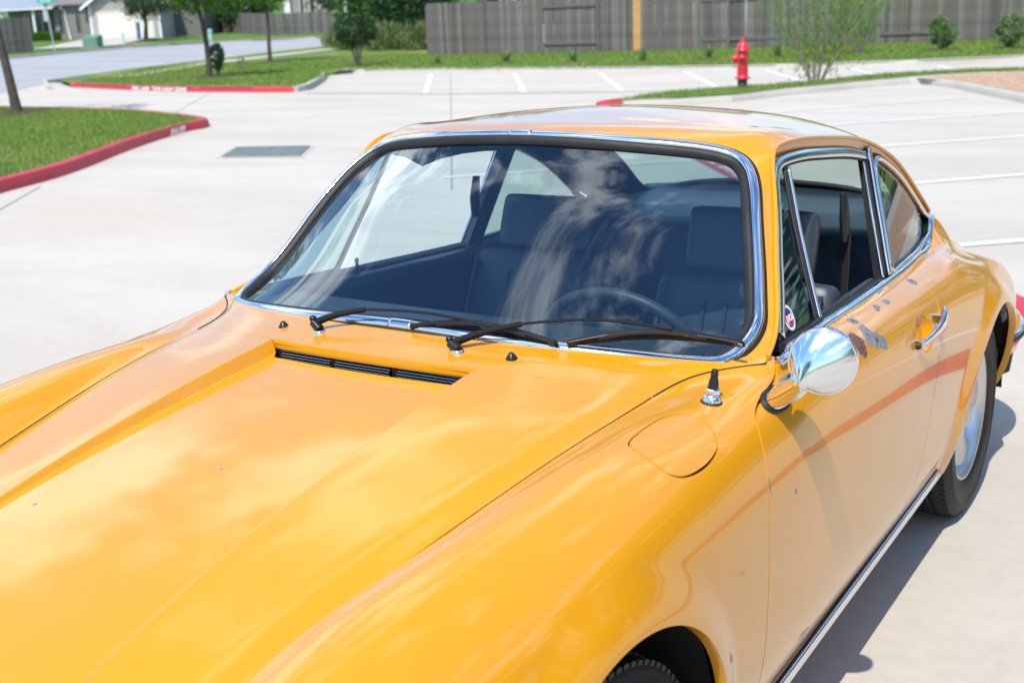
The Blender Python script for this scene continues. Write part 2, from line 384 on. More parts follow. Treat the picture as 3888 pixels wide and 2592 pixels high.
class NB:
    """tiny node-building helper"""
    def __init__(s, t): s.t = t
    def n(s, typ, **k):
        x = s.t.nodes.new(typ)
        for a, b in k.items(): setattr(x, a, b)
        return x
    def L(s, a, b): s.t.links.new(a, b)
    def put(s, sock, v):
        if isinstance(v, bpy.types.NodeSocket): s.L(v, sock)
        else: sock.default_value = v
    def m(s, op, a, b=None, c=None, clamp=False):
        x = s.n('ShaderNodeMath', operation=op, use_clamp=clamp)
        for i, v in enumerate((a,b,c)):
            if v is not None: s.put(x.inputs[i], v)
        return x.outputs[0]
    def vm(s, op, a, b=None, scale=None):
        x = s.n('ShaderNodeVectorMath', operation=op); s.put(x.inputs[0], a)
        if b is not None: s.put(x.inputs[1], b)
        if scale is not None: s.put(x.inputs['Scale'], scale)
        return x.outputs['Value'] if op in ('LENGTH','DISTANCE','DOT_PRODUCT') else x.outputs[0]
    def noise(s, vec, scale, detail=5, rough=.5, dist=0.):
        x = s.n('ShaderNodeTexNoise'); s.L(vec, x.inputs['Vector']); x.inputs['Scale'].default_value = scale
        x.inputs['Detail'].default_value = detail; x.inputs['Roughness'].default_value = rough; x.inputs['Distortion'].default_value = dist; return x.outputs[0]
    def ramp(s, v, a, b, lo=0., hi=1., smooth=True):
        x = s.n('ShaderNodeMapRange'); x.interpolation_type = 'SMOOTHSTEP' if smooth else 'LINEAR'
        s.put(x.inputs['Value'], v); x.inputs['From Min'].default_value = a; x.inputs['From Max'].default_value = b
        x.inputs['To Min'].default_value = lo; x.inputs['To Max'].default_value = hi; return x.outputs[0]
    def mix(s, f, a, b):
        x = s.n('ShaderNodeMix', data_type='RGBA'); s.put(x.inputs['Factor'], f)
        s.put(x.inputs['A'], (*a,1) if isinstance(a,tuple) and len(a)==3 else a); s.put(x.inputs['B'], (*b,1) if isinstance(b,tuple) and len(b)==3 else b)
        return x.outputs['Result']
    def coord(s, k='Object'): return s.n('ShaderNodeTexCoord').outputs[k]
    def scaled(s, vec, xyz, loc=(0,0,0)):
        x = s.n('ShaderNodeMapping'); s.L(vec, x.inputs['Vector']); x.inputs['Scale'].default_value = xyz; x.inputs['Location'].default_value = loc; return x.outputs[0]
    def bump(s, h, strength, dist, base=None):
        x = s.n('ShaderNodeBump'); s.L(h, x.inputs['Height']); x.inputs['Strength'].default_value = strength; x.inputs['Distance'].default_value = dist
        if base is not None: s.L(base, x.inputs['Normal'])
        return x.outputs[0]
# ------------------------------------------------------------------ car paint with its own wear
def paint_material():
    m, t, b = nt('orange_paint'); k = NB(t); P = k.coord('Object')
    base = (.64,.27,.003)
    n1 = k.noise(P, 1.4, 4, .5)
    col = k.mix(k.ramp(n1,.35,.65), (.62,.262,.0025), (.66,.282,.003))
    # chips down to grey primer and rust: (x, y, z, ry, rz, rust)
    chips = [(.706,1.68,.845,.020,.014,.25),(.717,1.417,.850,.018,.009,.0),(.714,1.349,.853,.014,.008,.0),(.719,1.332,.850,.010,.006,.0),
             (.712,1.179,.859,.020,.012,.5),(.749,1.092,.832,.030,.029,.95),(.748,1.170,.835,.026,.022,.15),(.760,1.195,.816,.026,.018,.35),(.767,1.225,.805,.020,.016,0.),(.757,1.150,.822,.012,.012,.1),(.789,.623,.679,.005,.006,0.),(.785,.503,.730,.003,.016,.3),(.775,1.089,.792,.003,.003,0.)]
    d1 = k.noise(P, 55, 6, .62); d2 = k.noise(P, 190, 3, .6); ndis = k.m('ADD', k.m('MULTIPLY', k.m('SUBTRACT', d1, .5), 1.5), k.m('MULTIPLY', k.m('SUBTRACT', d2, .5), .5))
    tot = None; rust = None
    for x,y,z,ry,rz,ru in chips:
        rx = rz*1.15; q = k.scaled(P, (1/rx,1/ry,1/rz), (-x/rx,-y/ry,-z/rz)); d = k.m('ADD', k.vm('LENGTH', q), ndis)
        f = k.ramp(d, 1.06, .98, 0, 1); tot = f if tot is None else k.m('MAXIMUM', tot, f)
        if ru > 0:
            r = k.ramp(d, ru*1.05+.04, ru*.95-.04, 0, 1); rust = r if rust is None else k.m('MAXIMUM', rust, r)
    # bare edge under the belt trim and fine pin-holes on the upper door
    s = k.n('ShaderNodeSeparateXYZ'); k.L(P, s.inputs[0])
    onx = k.ramp(s.outputs[0], .63, .64); yr = k.m('MULTIPLY', k.ramp(s.outputs[1], .98, 1.06), k.ramp(s.outputs[1], 1.62, 1.5))
    edge = k.ramp(k.m('ADD', k.m('MULTIPLY', k.m('SUBTRACT', k.m('MULTIPLY_ADD', s.outputs[1], .035, s.outputs[2]), .905), 160.), k.m('MULTIPLY', ndis, .9)), .35, .42)
    edge = k.m('MULTIPLY', edge, k.m('MULTIPLY', onx, yr)); tot = k.m('MAXIMUM', tot, edge)
    pin = k.m('MULTIPLY', k.ramp(k.noise(P, 260, 2, .5), .69, .72), k.ramp(k.noise(P, 9, 3, .5), .52, .62))
    pin = k.m('MULTIPLY', pin, k.m('MULTIPLY', k.m('MULTIPLY', k.ramp(s.outputs[2], .78, .81), k.m('MULTIPLY', k.ramp(s.outputs[1], 1.0, 1.15), k.ramp(s.outputs[1], 1.72, 1.66))), k.ramp(s.outputs[0], .68, .70)))
    tot = k.m('MAXIMUM', tot, pin)
    grey = k.mix(k.ramp(k.noise(P, 120, 4, .6), .35, .65), (.13,.15,.17), (.24,.26,.28))
    rst = k.mix(k.ramp(k.noise(P, 160, 4, .6), .35, .65), (.10,.045,.035), (.20,.10,.085))
    wear = k.mix(rust, grey, rst)
    # small chips in the hood and faded clear coat on the roof
    hp = None
    for x,y,z,r in [(.055,-.06,.85,.006),(.075,-.055,.85,.003),(-.18,-.25,.8,.004),(.16,.01,.85,.003)]:
        q = k.scaled(P, (1,1,.2), (-x,-y,-z*.2)); f = k.ramp(k.m('ADD', k.vm('LENGTH', q), k.m('MULTIPLY', k.m('SUBTRACT', d2, .5), .012)), r*1.1, r*.9); hp = f if hp is None else k.m('MAXIMUM', hp, f)
    tot = k.m('MAXIMUM', tot, hp)
    c2 = k.mix(tot, col, wear)
    fade = None
    for x,y,sx,sy in [(.22,1.19,.10,.035),(.37,1.20,.08,.03)]:
        q = k.scaled(P, (1/sx,1/sy,0), (-x/sx,-y/sy,0)); f = k.ramp(k.m('ADD', k.vm('LENGTH', q), k.m('MULTIPLY', ndis, 1.6)), 1.0, .3); fade = f if fade is None else k.m('MAXIMUM', fade, f)
    roofm = k.ramp(s.outputs[2], 1.15, 1.2); fade = k.m('MULTIPLY', fade, roofm)
    c3 = k.mix(k.m('MULTIPLY', fade, .55), c2, (.80,.62,.40))
    k.L(c3, b.inputs['Base Color'])
    hurt = k.m('MAXIMUM', tot, k.m('MULTIPLY', fade, .7))
    k.L(k.ramp(hurt, 0, 1, .30, .75, False), b.inputs['Roughness']); k.L(k.ramp(hurt, 0, 1, 1., 0., False), b.inputs['Coat Weight'])
    dust = k.noise(P, 30, 5, .6); k.L(k.ramp(dust, .4, .7, .04, .085), b.inputs['Coat Roughness'])
    b.inputs['Coat IOR'].default_value = 1.45; b.inputs['Specular IOR Level'].default_value = .25
    h = k.m('SUBTRACT', k.m('MULTIPLY', k.noise(P, 420, 2, .5), .02), tot); k.L(k.bump(h, .35, .0006), b.inputs['Normal'])
    # the clear coat carries a faint orange peel
    k.L(k.bump(k.noise(P, 160, 2, .5), .03, .002), b.inputs['Coat Normal'])
    return m
PAINT = paint_material()
CHROME = simple('chrome', (.78,.79,.80), .10, 1.)
CHROME_WORN = simple('worn_chrome', (.72,.74,.76), .16, 1., bump=(180,.1,.001))
BLACK_RUBBER = simple('black_rubber', (.014,.014,.015), .55, bump=(160,.35,.002), var=.3, vscale=30)
BLACK_PLASTIC = simple('black_plastic', (.012,.012,.013), .30, bump=(300,.12,.001))
BLACK_PAINT = simple('underbody_black', (.006,.006,.006), .8, bump=(60,.3,.003))
DARK_VINYL = simple('dark_vinyl', (.018,.020,.024), .42, bump=(220,.35,.002), var=.25, vscale=6)
HEADLINER = simple('dark_headlining', (.035,.037,.042), .6, bump=(90,.3,.003))
def glass_material(name, tint, rough=.0):
    m = bpy.data.materials.new(name); m.use_nodes = True; t = m.node_tree; t.nodes.clear(); k = NB(t)
    o = k.n('ShaderNodeOutputMaterial'); tr = k.n('ShaderNodeBsdfTransparent'); tr.inputs[0].default_value = (*tint,1)
    g = k.n('ShaderNodeBsdfGlossy'); g.inputs['Roughness'].default_value = rough; g.inputs[0].default_value = (1,1,1,1)
    ge = k.n('ShaderNodeNewGeometry'); cs = k.m('ABSOLUTE', k.vm('DOT_PRODUCT', ge.outputs['Normal'], ge.outputs['Incoming']))
    f = k.m('MULTIPLY_ADD', k.m('POWER', k.m('SUBTRACT', 1., cs, clamp=True), 5.)   , .88, .115, clamp=True)
    ms = k.n('ShaderNodeMixShader'); k.L(f, ms.inputs[0]); k.L(tr.outputs[0], ms.inputs[1]); k.L(g.outputs[0], ms.inputs[2])
    k.L(ms.outputs[0], o.inputs[0]); return m
WINDSCREEN = glass_material('windscreen_glass', (.74,.87,.87)); SIDE_GLASS = glass_material('tinted_side_glass', (.60,.74,.70))

car = empty('sports_car', (0,0,0), 'old orange two-door sports coupe with paint chips on its door, filling the foreground', 'car')

# ------------------------------------------------------------------ body grids
def full_top(ts, vs, disp=None, vrow=None):
    """grid over the hood, cowl, pillars and roof: from the centre out, mirrored to both sides"""
    R = rows_at(ts); W_ = crease_w(np.asarray(ts))
    G = np.stack([sect(R[i], np.asarray(vs if vrow is None else vrow[i],float), W_[i]) for i in range(len(ts))])
    if disp is not None: G = disp(G)
    G = np.concatenate([G[:,1:][:,::-1]*[-1,1,1], G],1)
    return G, grid_normals(G)
YS_FLARE = ((-.045,.350,.347),(2.285,.315,.345))
def side_disp(G):
    N = grid_normals(G); y, z = G[...,1], G[...,2]; d = 0
    for yc,zc,r in YS_FLARE:
        q = np.hypot(y-yc, z-zc)-r; d = d+.017*(1-smst(-.005,.085,q))*(z > .20)
    rho = np.hypot((y-1.527)/.066, (z-.754)/.046); d = d-.020*(1-smst(.55,1.0,rho))
    low = smst(.60,.30,z)*0
    return G+N*np.asarray(d+low)[...,None]
def side_grid(ta, tb, dt, va, vb, dv, disp=True):
    ts = np.linspace(ta, tb, max(3,int((tb-ta)/dt))); vs = np.linspace(va, vb, max(2,int((vb-va)/dv)))
    G = surf_grid(ts, vs)
    if disp: G = side_disp(G)
    return G
def both_sides(fn):
    for s in (1,-1): fn(s)
def emit(name, V, F, N, s, mat, parent, depth=.014, skip=None, **kw):
    V, N, F = flange(V, N, F, depth, skip)
    if s < 0:
        V = V*[-1,1,1]; N = N*[-1,1,1]; F = [tuple(q)[::-1] for q in F]
    return shell(name, V, F, N, mat, parent, **kw)
GAPF = [(.715,.93),(.708,.885),(.697,.874),(.675,.867),(.630,.860),(.590,.853),(.556,.844),(.530,.830),(.512,.80),(.500,.76),(.494,.70),(.496,.61),(.502,.505),(.506,.40),(.510,.30),(.512,.268)]
GAPR = [(1.46,.268),(1.50,.305),(1.545,.37),(1.575,.45),(1.603,.557),(1.627,.669),(1.655,.729),(1.692,.772),(1.707,.795),(1.713,.82),(1.721,.840),(1.732,.852),(1.76,.93)]
gf = smooth_open(GAPF[:-1],60); gr = smooth_open(GAPR[1:],60)
DOOR_POLY = [tuple(p) for p in gf]+[(.512,.268),(1.46,.268)]+[tuple(p) for p in gr]
GAP = .0028
# lower side surface and the narrow band between seam and crown
LOWG = side_grid(TROW[1], TROW[-1], .0065, 6, 13, .055)
LN = grid_normals(LOWG); LV = LOWG.reshape(-1,3); LNv = LN.reshape(-1,3); LF = grid_faces(*LOWG.shape[:2])
yz = LV[:,1:]
sd_door = poly_sdf(yz, DOOR_POLY)
arch = np.minimum.reduce([np.hypot(yz[:,0]-a, yz[:,1]-b)-r for a,b,r in YS_FLARE])
FUEL = [(.645,.252),(.637,.298),(.636,.351),(.641,.398),(.657,.426),(.676,.433),(.700,.425),(.721,.409),(.735,.390),(.741,.365),(.743,.330),(.741,.292),(.736,.262),(.728,.243),(.717,.234),(.702,.233),(.682,.236),(.662,.242),(.652,.246)]
fuel = smooth_closed(FUEL, 90)
sd_fuel = poly_sdf(LV[:,:2], fuel); sd_fuel = np.where(LV[:,2] < .78, 1., sd_fuel)
TSEAM = T_of(8)
def fender(s):
    V,N,F = LV.copy(), LNv.copy(), LF
    f = sd_door-GAP; f = np.where(V[:,1] > .9, -1., f)
    V,N,F,_ = clip(V,N,F,f)
    # everything ahead of the door line only
    V,N,F,_ = clip(V,N,F, np.where(V[:,1] < .9, 1., -1.))
    lim = np.interp(V[:,2], [.2,.268,.30,.93], [.45,.512,.51,.72]); V,N,F,_ = clip(V,N,F, lim+.0-V[:,1]+np.where(V[:,2] > .268, .0, .4))
    a = np.hypot(V[:,1]+.045, V[:,2]-.350)-.347; V,N,F,_ = clip(V,N,F,a)
    if s > 0:
        sf = poly_sdf(V[:,:2], fuel); sf = np.where(V[:,2] < .78, 1., sf); V,N,F,_ = clip(V,N,F, sf-.0022)
    o = emit('front_fender', V, F, N, s, PAINT, car, .02)
    return o
def fuel_lid():
    m = sd_fuel < .03; V,N,F = LV.copy(), LNv.copy(), LF
    V,N,F,_ = clip(V,N,F, np.where(sd_fuel < .0, -sd_fuel, -sd_fuel)-.0006)
    V = V+N*.0003
    lid = emit('fuel_lid', V, F, N, 1, PAINT, car, .008)
    V,N,F = LV.copy()-LNv*.016, LNv.copy(), LF
    V,N,F,_ = clip(V,N,F, .02-sd_fuel); shell('filler_bowl', V, F, N, BLACK_PAINT, car)
# band: front part (seam to crown) and rear part (C-pillar)
def band(ta, tb):
    n = int((tb-ta)/.0065); ts = np.linspace(ta,tb,max(n,3)); G = surf_grid(ts, np.linspace(5,6.06,9))
    return G
def front_band(s):
    G = band(TROW[1], T_of(10)); G = G-grid_normals(G)*0; N = grid_normals(G)
    # pull the seam edge back a little so a dark joint shows
    G[:,0] = G[:,0]+(G[:,1]-G[:,0])*.12*np.clip(.0022/(.12*np.linalg.norm(G[:,1]-G[:,0],axis=1)+1e-9),0,4)[:,None]
    V = G.reshape(-1,3); Nv = N.reshape(-1,3)
    F = grid_faces(*G.shape[:2])
    if s > 0:
        sf = poly_sdf(V[:,:2], fuel); V,Nv,F,_ = clip(V,Nv,F, sf-.0022)
    emit('fender_edge', V, F, Nv, s, PAINT, car, .014)
def foot_fill(s):
    G = surf_grid(np.linspace(T_of(9.97),T_of(10.38),20), np.linspace(5.0,6.0,10)); N = grid_normals(G); G = G-N*.005; V = G.reshape(-1,3)
    F = grid_faces(20,10); N = N.reshape(-1,3)*[s,1,1]; shell('pillar_base', V*[s,1,1], F if s > 0 else [q[::-1] for q in F], N, PAINT, car)
both_sides(foot_fill)
both_sides(fender); both_sides(front_band); fuel_lid()
def door(s):
    V,N,F = LV.copy(), LNv.copy(), LF
    V,N,F,_ = clip(V,N,F, -sd_door-.0)
    V,N,F,_ = clip(V,N,F, -poly_sdf(V[:,1:], DOOR_POLY)-GAP*.2)
    d = empty('door'); d.parent = car
    emit('door_skin', V, F, N, s, PAINT, d, .02)
    return d
doors = {s: door(s) for s in (1,-1)}
def quarter(s):
    V,N,F = LV.copy(), LNv.copy(), LF
    V,N,F,_ = clip(V,N,F, np.where(sd_door < .5, sd_door-GAP, 1.))
    V,N,F,_ = clip(V,N,F, V[:,1]-1.3+np.where(V[:,2] < .268, 0, 0))
    V,N,F,_ = clip(V,N,F, np.where((V[:,2] < .266), V[:,1]-1.50, 1.))
    a = np.hypot(V[:,1]-2.285, V[:,2]-.315)-.345; V,N,F,_ = clip(V,N,F,a)
    emit('rear_quarter', V, F, N, s, PAINT, car, .02)
    G = band(T_of(NF+12.0), TROW[-1]); Nn = grid_normals(G); V = G.reshape(-1,3)
    emit('pillar_foot', V, grid_faces(*G.shape[:2]), Nn.reshape(-1,3), s, PAINT, car, .004)
both_sides(quarter)
def rocker(s):
    b = MB(); P = [(s*.742,.37,.262),(s*.744,.6,.262),(s*.744,1.5,.262),(s*.744,1.95,.264)]
    pr = [(.0,.262),(-.018,.240),(-.07,.208),(-.16,.19),(-.16,.262)]
    V = []; F = []
    for i,y in enumerate(np.linspace(.36,1.95,24)):
        for x,z in pr: V.append((s*(.740+x), y, z+.012*(y-1)))
    m = len(pr)
    for i in range(23):
        for k in range(m):
            q = (i*m+k, i*m+(k+1)%m, (i+1)*m+(k+1)%m, (i+1)*m+k); F.append(q)
    b.add(V,F); b.build('rocker_panel', PAINT, car)
    y = np.linspace(.40,1.885,40); path = np.stack([np.full(40,s*.748), y,   .250+.016*(y-1)],1); nn = np.tile([s*1.,0,.25],(40,1))
    sweep('rocker_trim', path, nn, [(.011,0),(.011,.005),(.007,.009),(.002,.007),(0,.008),(-.002,.007),(-.007,.009),(-.011,.005),(-.011,0)], CHROME, car)
    sweep('trim_rubber', path-[s*.001,0,.0], nn, [(.0125,0),(.0125,.004),(-.0145,.004),(-.0145,0)], BLACK_RUBBER, car)
both_sides(rocker)

# ------------------------------------------------------------------ hood with its sunk middle panel
def hood():
    ts = np.unique(np.concatenate([np.linspace(TROW[1], T_of(7.9), 240), [T_of(8)]]))
    R = rows_at(ts); rows = []; reps = []
    vv = np.linspace(0,5,120)
    for i in range(len(ts)):
        S = sect(R[i], vv, 0.); x = S[:,0]; ym = S[np.abs(x-.25).argmin(),1]
        f = np.clip((ym+.62)/1.0, 0, 1); xo = .252+.003*f; xi = xo-.0165*f-.001; xs = R[i,5,0]
        b_ = .0012
        xs_ = np.concatenate([np.linspace(0,xi-b_,26), [xi+b_], np.linspace(xi+2*b_+.0001, xo-2*b_, 3), [xo-b_*.4, xo+b_*.6], np.linspace(xo+.004, xs-.0022, 30)])
        vr = np.interp(xs_, x, vv); P = sect(R[i], vr, 0.)
        dep = .030*f**1.05*np.interp(xs_, [xi,xo],[1,0]); P = P-np.array([0,0,1.])*dep[:,None]
        rows.append(P)
    G = np.stack(rows)
    # rear edge: pull the sunk part forward of the cowl lip; curve follows the last row
    w = np.clip((G[:,:,1]-(G[-1,:,1]-.06)[None])/.06, 0, 1)
    inn = 1-smst(.230,.243,np.abs(G[...,0])); G[...,1] -= w*(.0015+.021*inn)
    G = np.concatenate([G[:,1:][:,::-1]*[-1,1,1], G],1); N = grid_normals(G)
    V = G.reshape(-1,3); emit('hood', V, grid_faces(*G.shape[:2]), N.reshape(-1,3), 1, PAINT, car, .012)
    return G
HG = hood()

# ------------------------------------------------------------------ cowl, pillars, roof, tail in one shell
WS = [(0,.931),(.2,.925),(.4,.911),(.5,.901),(.56,.894),(.600,.890),(.62,.888),(.635,.888),(.647,.891),(.655,.899),(.659,.912),(.656,.932),(.642,.96),(.625,1.0),(.604,1.05),(.582,1.10),(.559,1.15),(.543,1.178),(.524,1.200),(.497,1.219),(.46,1.233),(.4,1.245),(.3,1.256),(.2,1.264),(0,1.270)]
WSC = smooth_closed([(x,z) for x,z in WS[1:-1]][::1]+[(0,1.270)]+[(-x,z) for x,z in WS[1:-1]][::-1]+[(0,.931)], 420)
RW = [(0,1.98),(.25,1.985),(.36,2.00),(.415,2.03),(.44,2.09),(.455,2.28),(.462,2.42),(.450,2.50),(.40,2.535),(.25,2.545),(0,2.55)]
RWC = smooth_closed(RW[1:-1]+[(0,2.55)]+[(-x,y) for x,y in RW[1:-1]][::-1]+[(0,1.98)], 200)
t_top = np.unique(np.concatenate([np.linspace(TSEAM, TB, 30), np.linspace(TB, T_of(NF+6), 170), np.linspace(T_of(NF+6), TROW[-1], 260)]))
v_top = np.concatenate([np.linspace(0,4,70), np.linspace(4,5,26)[1:]])
TG, TN = full_top(t_top, v_top); nT, mT = TG.shape[:2]
tt = np.repeat(t_top, mT); TV = TG.reshape(-1,3); TNv = TN.reshape(-1,3)
# no smoothing across the windscreen base fold
iB = int(np.abs(t_top-TB).argmin())
cowlN = grid_normals(TG[:iB+1]); roofN = grid_normals(TG[iB:])
sd_ws = poly_sdf(TV[:,[0,2]], WSC); sd_ws = np.where((tt > T_of(NF+4.9)) | (tt < TB-1e-6), .3, sd_ws)
sd_rw = poly_sdf(TV[:,:2], RWC); sd_rw = np.where(tt < T_of(NF+6), .3, sd_rw)
def top_part(i0, i1, Nn, hole=True, off=0.):
    V = TG[i0:i1].reshape(-1,3); N = Nn.reshape(-1,3); F = grid_faces(i1-i0, mT)
    a = sd_ws[i0*mT:i1*mT]; b = sd_rw[i0*mT:i1*mT]
    V = V-N*off
    if hole:
        n0 = len(V); V,N,F,_ = clip(V,N,F, np.minimum(a,b)+.006)
    return V,N,F
V,N,F = top_part(0, iB+1, cowlN, hole=False)
emit('cowl', V, F, N, 1, PAINT, car, .02)
V,N,F = top_part(iB, nT, roofN)
emit('roof', V, F, N, 1, PAINT, car, .010)
# headlining just inside the roof and pillars
V,N,F = top_part(iB+6, int(np.abs(t_top-T_of(NF+13)).argmin()), roofN[6:int(np.abs(t_top-T_of(NF+13)).argmin())-iB], off=.016)
shell('headlining', V, [tuple(q)[::-1] for q in F], -N, HEADLINER, car)
def on_top(x, z=None, y=None, rng_=None, G=None):
    pass
def surface_lookup(mask_lo, mask_hi, axes):
    """nearest-sample lookup of the dome: returns f(pts2)->(pos, normal)"""
    i0 = int(np.abs(t_top-mask_lo).argmin()); i1 = int(np.abs(t_top-mask_hi).argmin())+1
    P = TG[i0:i1].reshape(-1,3); N = (roofN[i0-iB:i1-iB] if i0 >= iB else grid_normals(TG[i0:i1])).reshape(-1,3)
    A = P[:,axes]
    def f(q):
        d = ((A-np.asarray(q))**2).sum(1); k = np.argpartition(d,4)[:4]; w = 1/(np.sqrt(d[k])+1e-4); w /= w.sum()
        p = (P[k]*w[:,None]).sum(0); n = (N[k]*w[:,None]).sum(0); p = p.copy(); 
        for ax,val in zip(axes,q): p[ax] = val
        return p, n/np.linalg.norm(n)
    return f
def smooth_loop(A, it=6):
    for _ in range(it): A = (np.roll(A,1,0)+np.roll(A,-1,0)+2*A)/4
    return A
fws = surface_lookup(TB, T_of(NF+5.2), [0,2]); frw = surface_lookup(T_of(NF+7), T_of(NF+16), [0,1])
def loop3(curve2, f):
    pn = [f(p) for p in curve2]; P = np.array([a for a,_ in pn]); N = np.array([b for _,b in pn])
    P = smooth_loop(P,10); N = smooth_loop(N,40); N /= np.linalg.norm(N,axis=1,keepdims=True); return P, N
wsP, wsN = loop3(WSC, fws); rwP, rwN = loop3(RWC, frw)
# make sure 'across' points outwards: across = T x N
def outward(P, N):
    T = np.roll(P,-1,0)-np.roll(P,1,0); A = np.cross(T,N); c_ = P.mean(0); return np.sign(((P-c_)*A).sum())
so = outward(wsP, wsN)
def wprof(pts): return [(so*a,b) for a,b in pts][::int(so)]
# outer rubber lip, bright trim, wide inner rubber
sweep('windscreen_seal', wsP, wsN, wprof([(.009,-.012),(.010,.002),(.004,.0045),(-.020,.003),(-.022,.005),(-.027,.003),(-.031,-.003),(-.033,-.010),(-.031,-.016)]), BLACK_RUBBER, car, closed=True, flip=so<0)
sweep('windscreen_trim', wsP, wsN, wprof([(.003,.002),(.0015,.0065),(-.003,.0095),(-.009,.0105),(-.016,.009),(-.019,.005),(-.019,.002)]), CHROME, car, closed=True, flip=so<0)
for top_ in (0,1):   # joint clips on the centre line
    k0 = int((np.abs(wsP[:,0])+ (wsP[:,2]-(1.27 if top_ else .93))**2*50).argmin()); idx = [(k0+d)%len(wsP) for d in range(-4,5)]
    sweep('trim_clip', wsP[idx], wsN[idx], wprof([(.004,.001),(.0025,.0075),(-.003,.0107),(-.009,.0118),(-.0165,.0102),(-.0202,.006),(-.0202,.001)]), CHROME, car, flip=so<0)
so2 = outward(rwP, rwN); so_k = so; so = so2
sweep('rear_window_seal', rwP, rwN, wprof([(.010,-.012),(.010,.003),(.0,.005),(-.02,.004),(-.026,-.004),(-.02,-.012)]), BLACK_RUBBER, car, closed=True, flip=so<0)
sweep('rear_window_trim', rwP, rwN, wprof([(.003,.002),(.0015,.007),(-.004,.009),(-.010,.007),(-.012,.002)]), CHROME, car, closed=True, flip=so<0)
so = so_k
# glass panes follow the same dome, a little below the skin
def pane(name, sdv, inset, off, mat, i0, i1):
    V = TG[i0:i1].reshape(-1,3); N = grid_normals(TG[i0:i1]).reshape(-1,3); F = grid_faces(i1-i0,mT)
    V,N,F,_ = clip(V-N*off, N, F, -sdv[i0*mT:i1*mT]-inset); return shell(name, V, F, N, mat, car)
pane('windscreen', sd_ws, .012, .009, WINDSCREEN, iB, int(np.abs(t_top-T_of(NF+5.2)).argmin()))
pane('rear_window', sd_rw, .012, .006, SIDE_GLASS, int(np.abs(t_top-T_of(NF+6)).argmin()), nT)
BLUE_VINYL = simple('dark_blue_grey_vinyl',(.03,.036,.048),.35,bump=(220,.3,.002))
# ------------------------------------------------------------------ side windows, drip rail, belt trim
tA, tQ = T_of(10), T_of(NF+12.0)
def side_frame(t):
    """rail point, belt point, unit down vector, unit outward vector at row parameter t"""
    R = rows_at(np.atleast_1d(t)); p5, p6 = R[:,5], R[:,6]; d = p6-p5; L = np.linalg.norm(d,axis=1,keepdims=True); d = d/np.maximum(L,1e-6)
    # outward: perpendicular to the window plane (tangent x down)
    e = .01; Ra = rows_at(np.clip(np.atleast_1d(t)+e,0,TROW[-1])); Rb = rows_at(np.clip(np.atleast_1d(t)-e,0,TROW[-1]))
    tan = (Ra[:,5]+Ra[:,6]-Rb[:,5]-Rb[:,6]); tan /= np.linalg.norm(tan,axis=1,keepdims=True)
    n = np.cross(d, tan); n /= np.linalg.norm(n,axis=1,keepdims=True)+1e-9; n = np.where(n[:,:1] < 0, -n, n)
    return p5, p6, d, n, L[:,0]
def Wpt(t, s, off=-.014):
    p5,p6,d,n,L = side_frame(t); return p5+d*np.atleast_1d(s)[:,None]+n*off
# window plane as (y, z) -> point: used for frames, posts and glass
_tt = np.linspace(tA, tQ, 220); _p5,_p6,_d,_n,_L = side_frame(_tt)
_cloud = np.concatenate([_p5+(_p6-_p5)*f for f in np.linspace(-.08,1.08,40)]); _cn = np.tile(_n,(40,1))
def winp(y, z, off=-.014):
    d = (_cloud[:,1]-y)**2+(_cloud[:,2]-z)**2; k = np.argpartition(d,6)[:6]; w = 1/(d[k]+1e-6); w /= w.sum()
    n = (_cn[k]*w[:,None]).sum(0); n /= np.linalg.norm(n); p = (_cloud[k]*w[:,None]).sum(0)+n*off; return np.array([p[0], y+n[1]*off, z+n[2]*off]), n
def winpath(yz, off=-.014):
    a = [winp(y,z,off) for y,z in yz]; P = np.array([p for p,_ in a]); N = np.array([n for _,n in a])
    K = min(5, len(P)//3)
    for _ in range(K): P[1:-1,0] = (P[:-2,0]+P[2:,0]+2*P[1:-1,0])/4; N[1:-1] = (N[:-2]+N[2:]+2*N[1:-1])/4
    return P, N/np.linalg.norm(N,axis=1,keepdims=True)
def side_sweep(name, P, N, prof, mat, parent, s, closed=False):
    P = P*[s,1,1]; N = N*[s,1,1]
    return sweep(name, P, N, prof, mat, parent, closed=closed, flip=False)
bar = lambda w, h, z0=0.: [(w/2,z0),(w/2,z0+h*.7),(w/2-h*.3,z0+h),(-w/2+h*.3,z0+h),(-w/2,z0+h*.7),(-w/2,z0)]
# outlines in the side view (y, z)
ts_ = np.linspace(tA, T_of(NF+12.0), 160); Q5 = rows_at(ts_)[:,5]
def below_rail(y0, y1, dn, n=40):
    """curve a distance dn inside the rail between stations y0 and y1"""
    yy, zz = Q5[:,1], Q5[:,2]; T = np.stack([np.gradient(yy),np.gradient(zz)],1); T /= np.linalg.norm(T,axis=1,keepdims=True)
    C = np.stack([yy+T[:,1]*dn, zz-T[:,0]*dn],1); m = (C[:,0] >= y0)&(C[:,0] <= y1); C = C[m]
    L = np.concatenate([[0],np.cumsum(np.linalg.norm(np.diff(C,axis=0),axis=1))]); q = np.linspace(0,L[-1],n)
    return np.stack([np.interp(q,L,C[:,0]),np.interp(q,L,C[:,1])],1)
_A = lambda y,z: np.stack([np.ones_like(y),y-1.5,z-1,(y-1.5)**2,(y-1.5)*(z-1),(z-1)**2,(y-1.5)**3],-1)
_m = (_cloud[:,1] > .8); _co = np.linalg.lstsq(_A(_cloud[_m,1],_cloud[_m,2]), _cloud[_m,0], rcond=None)[0]
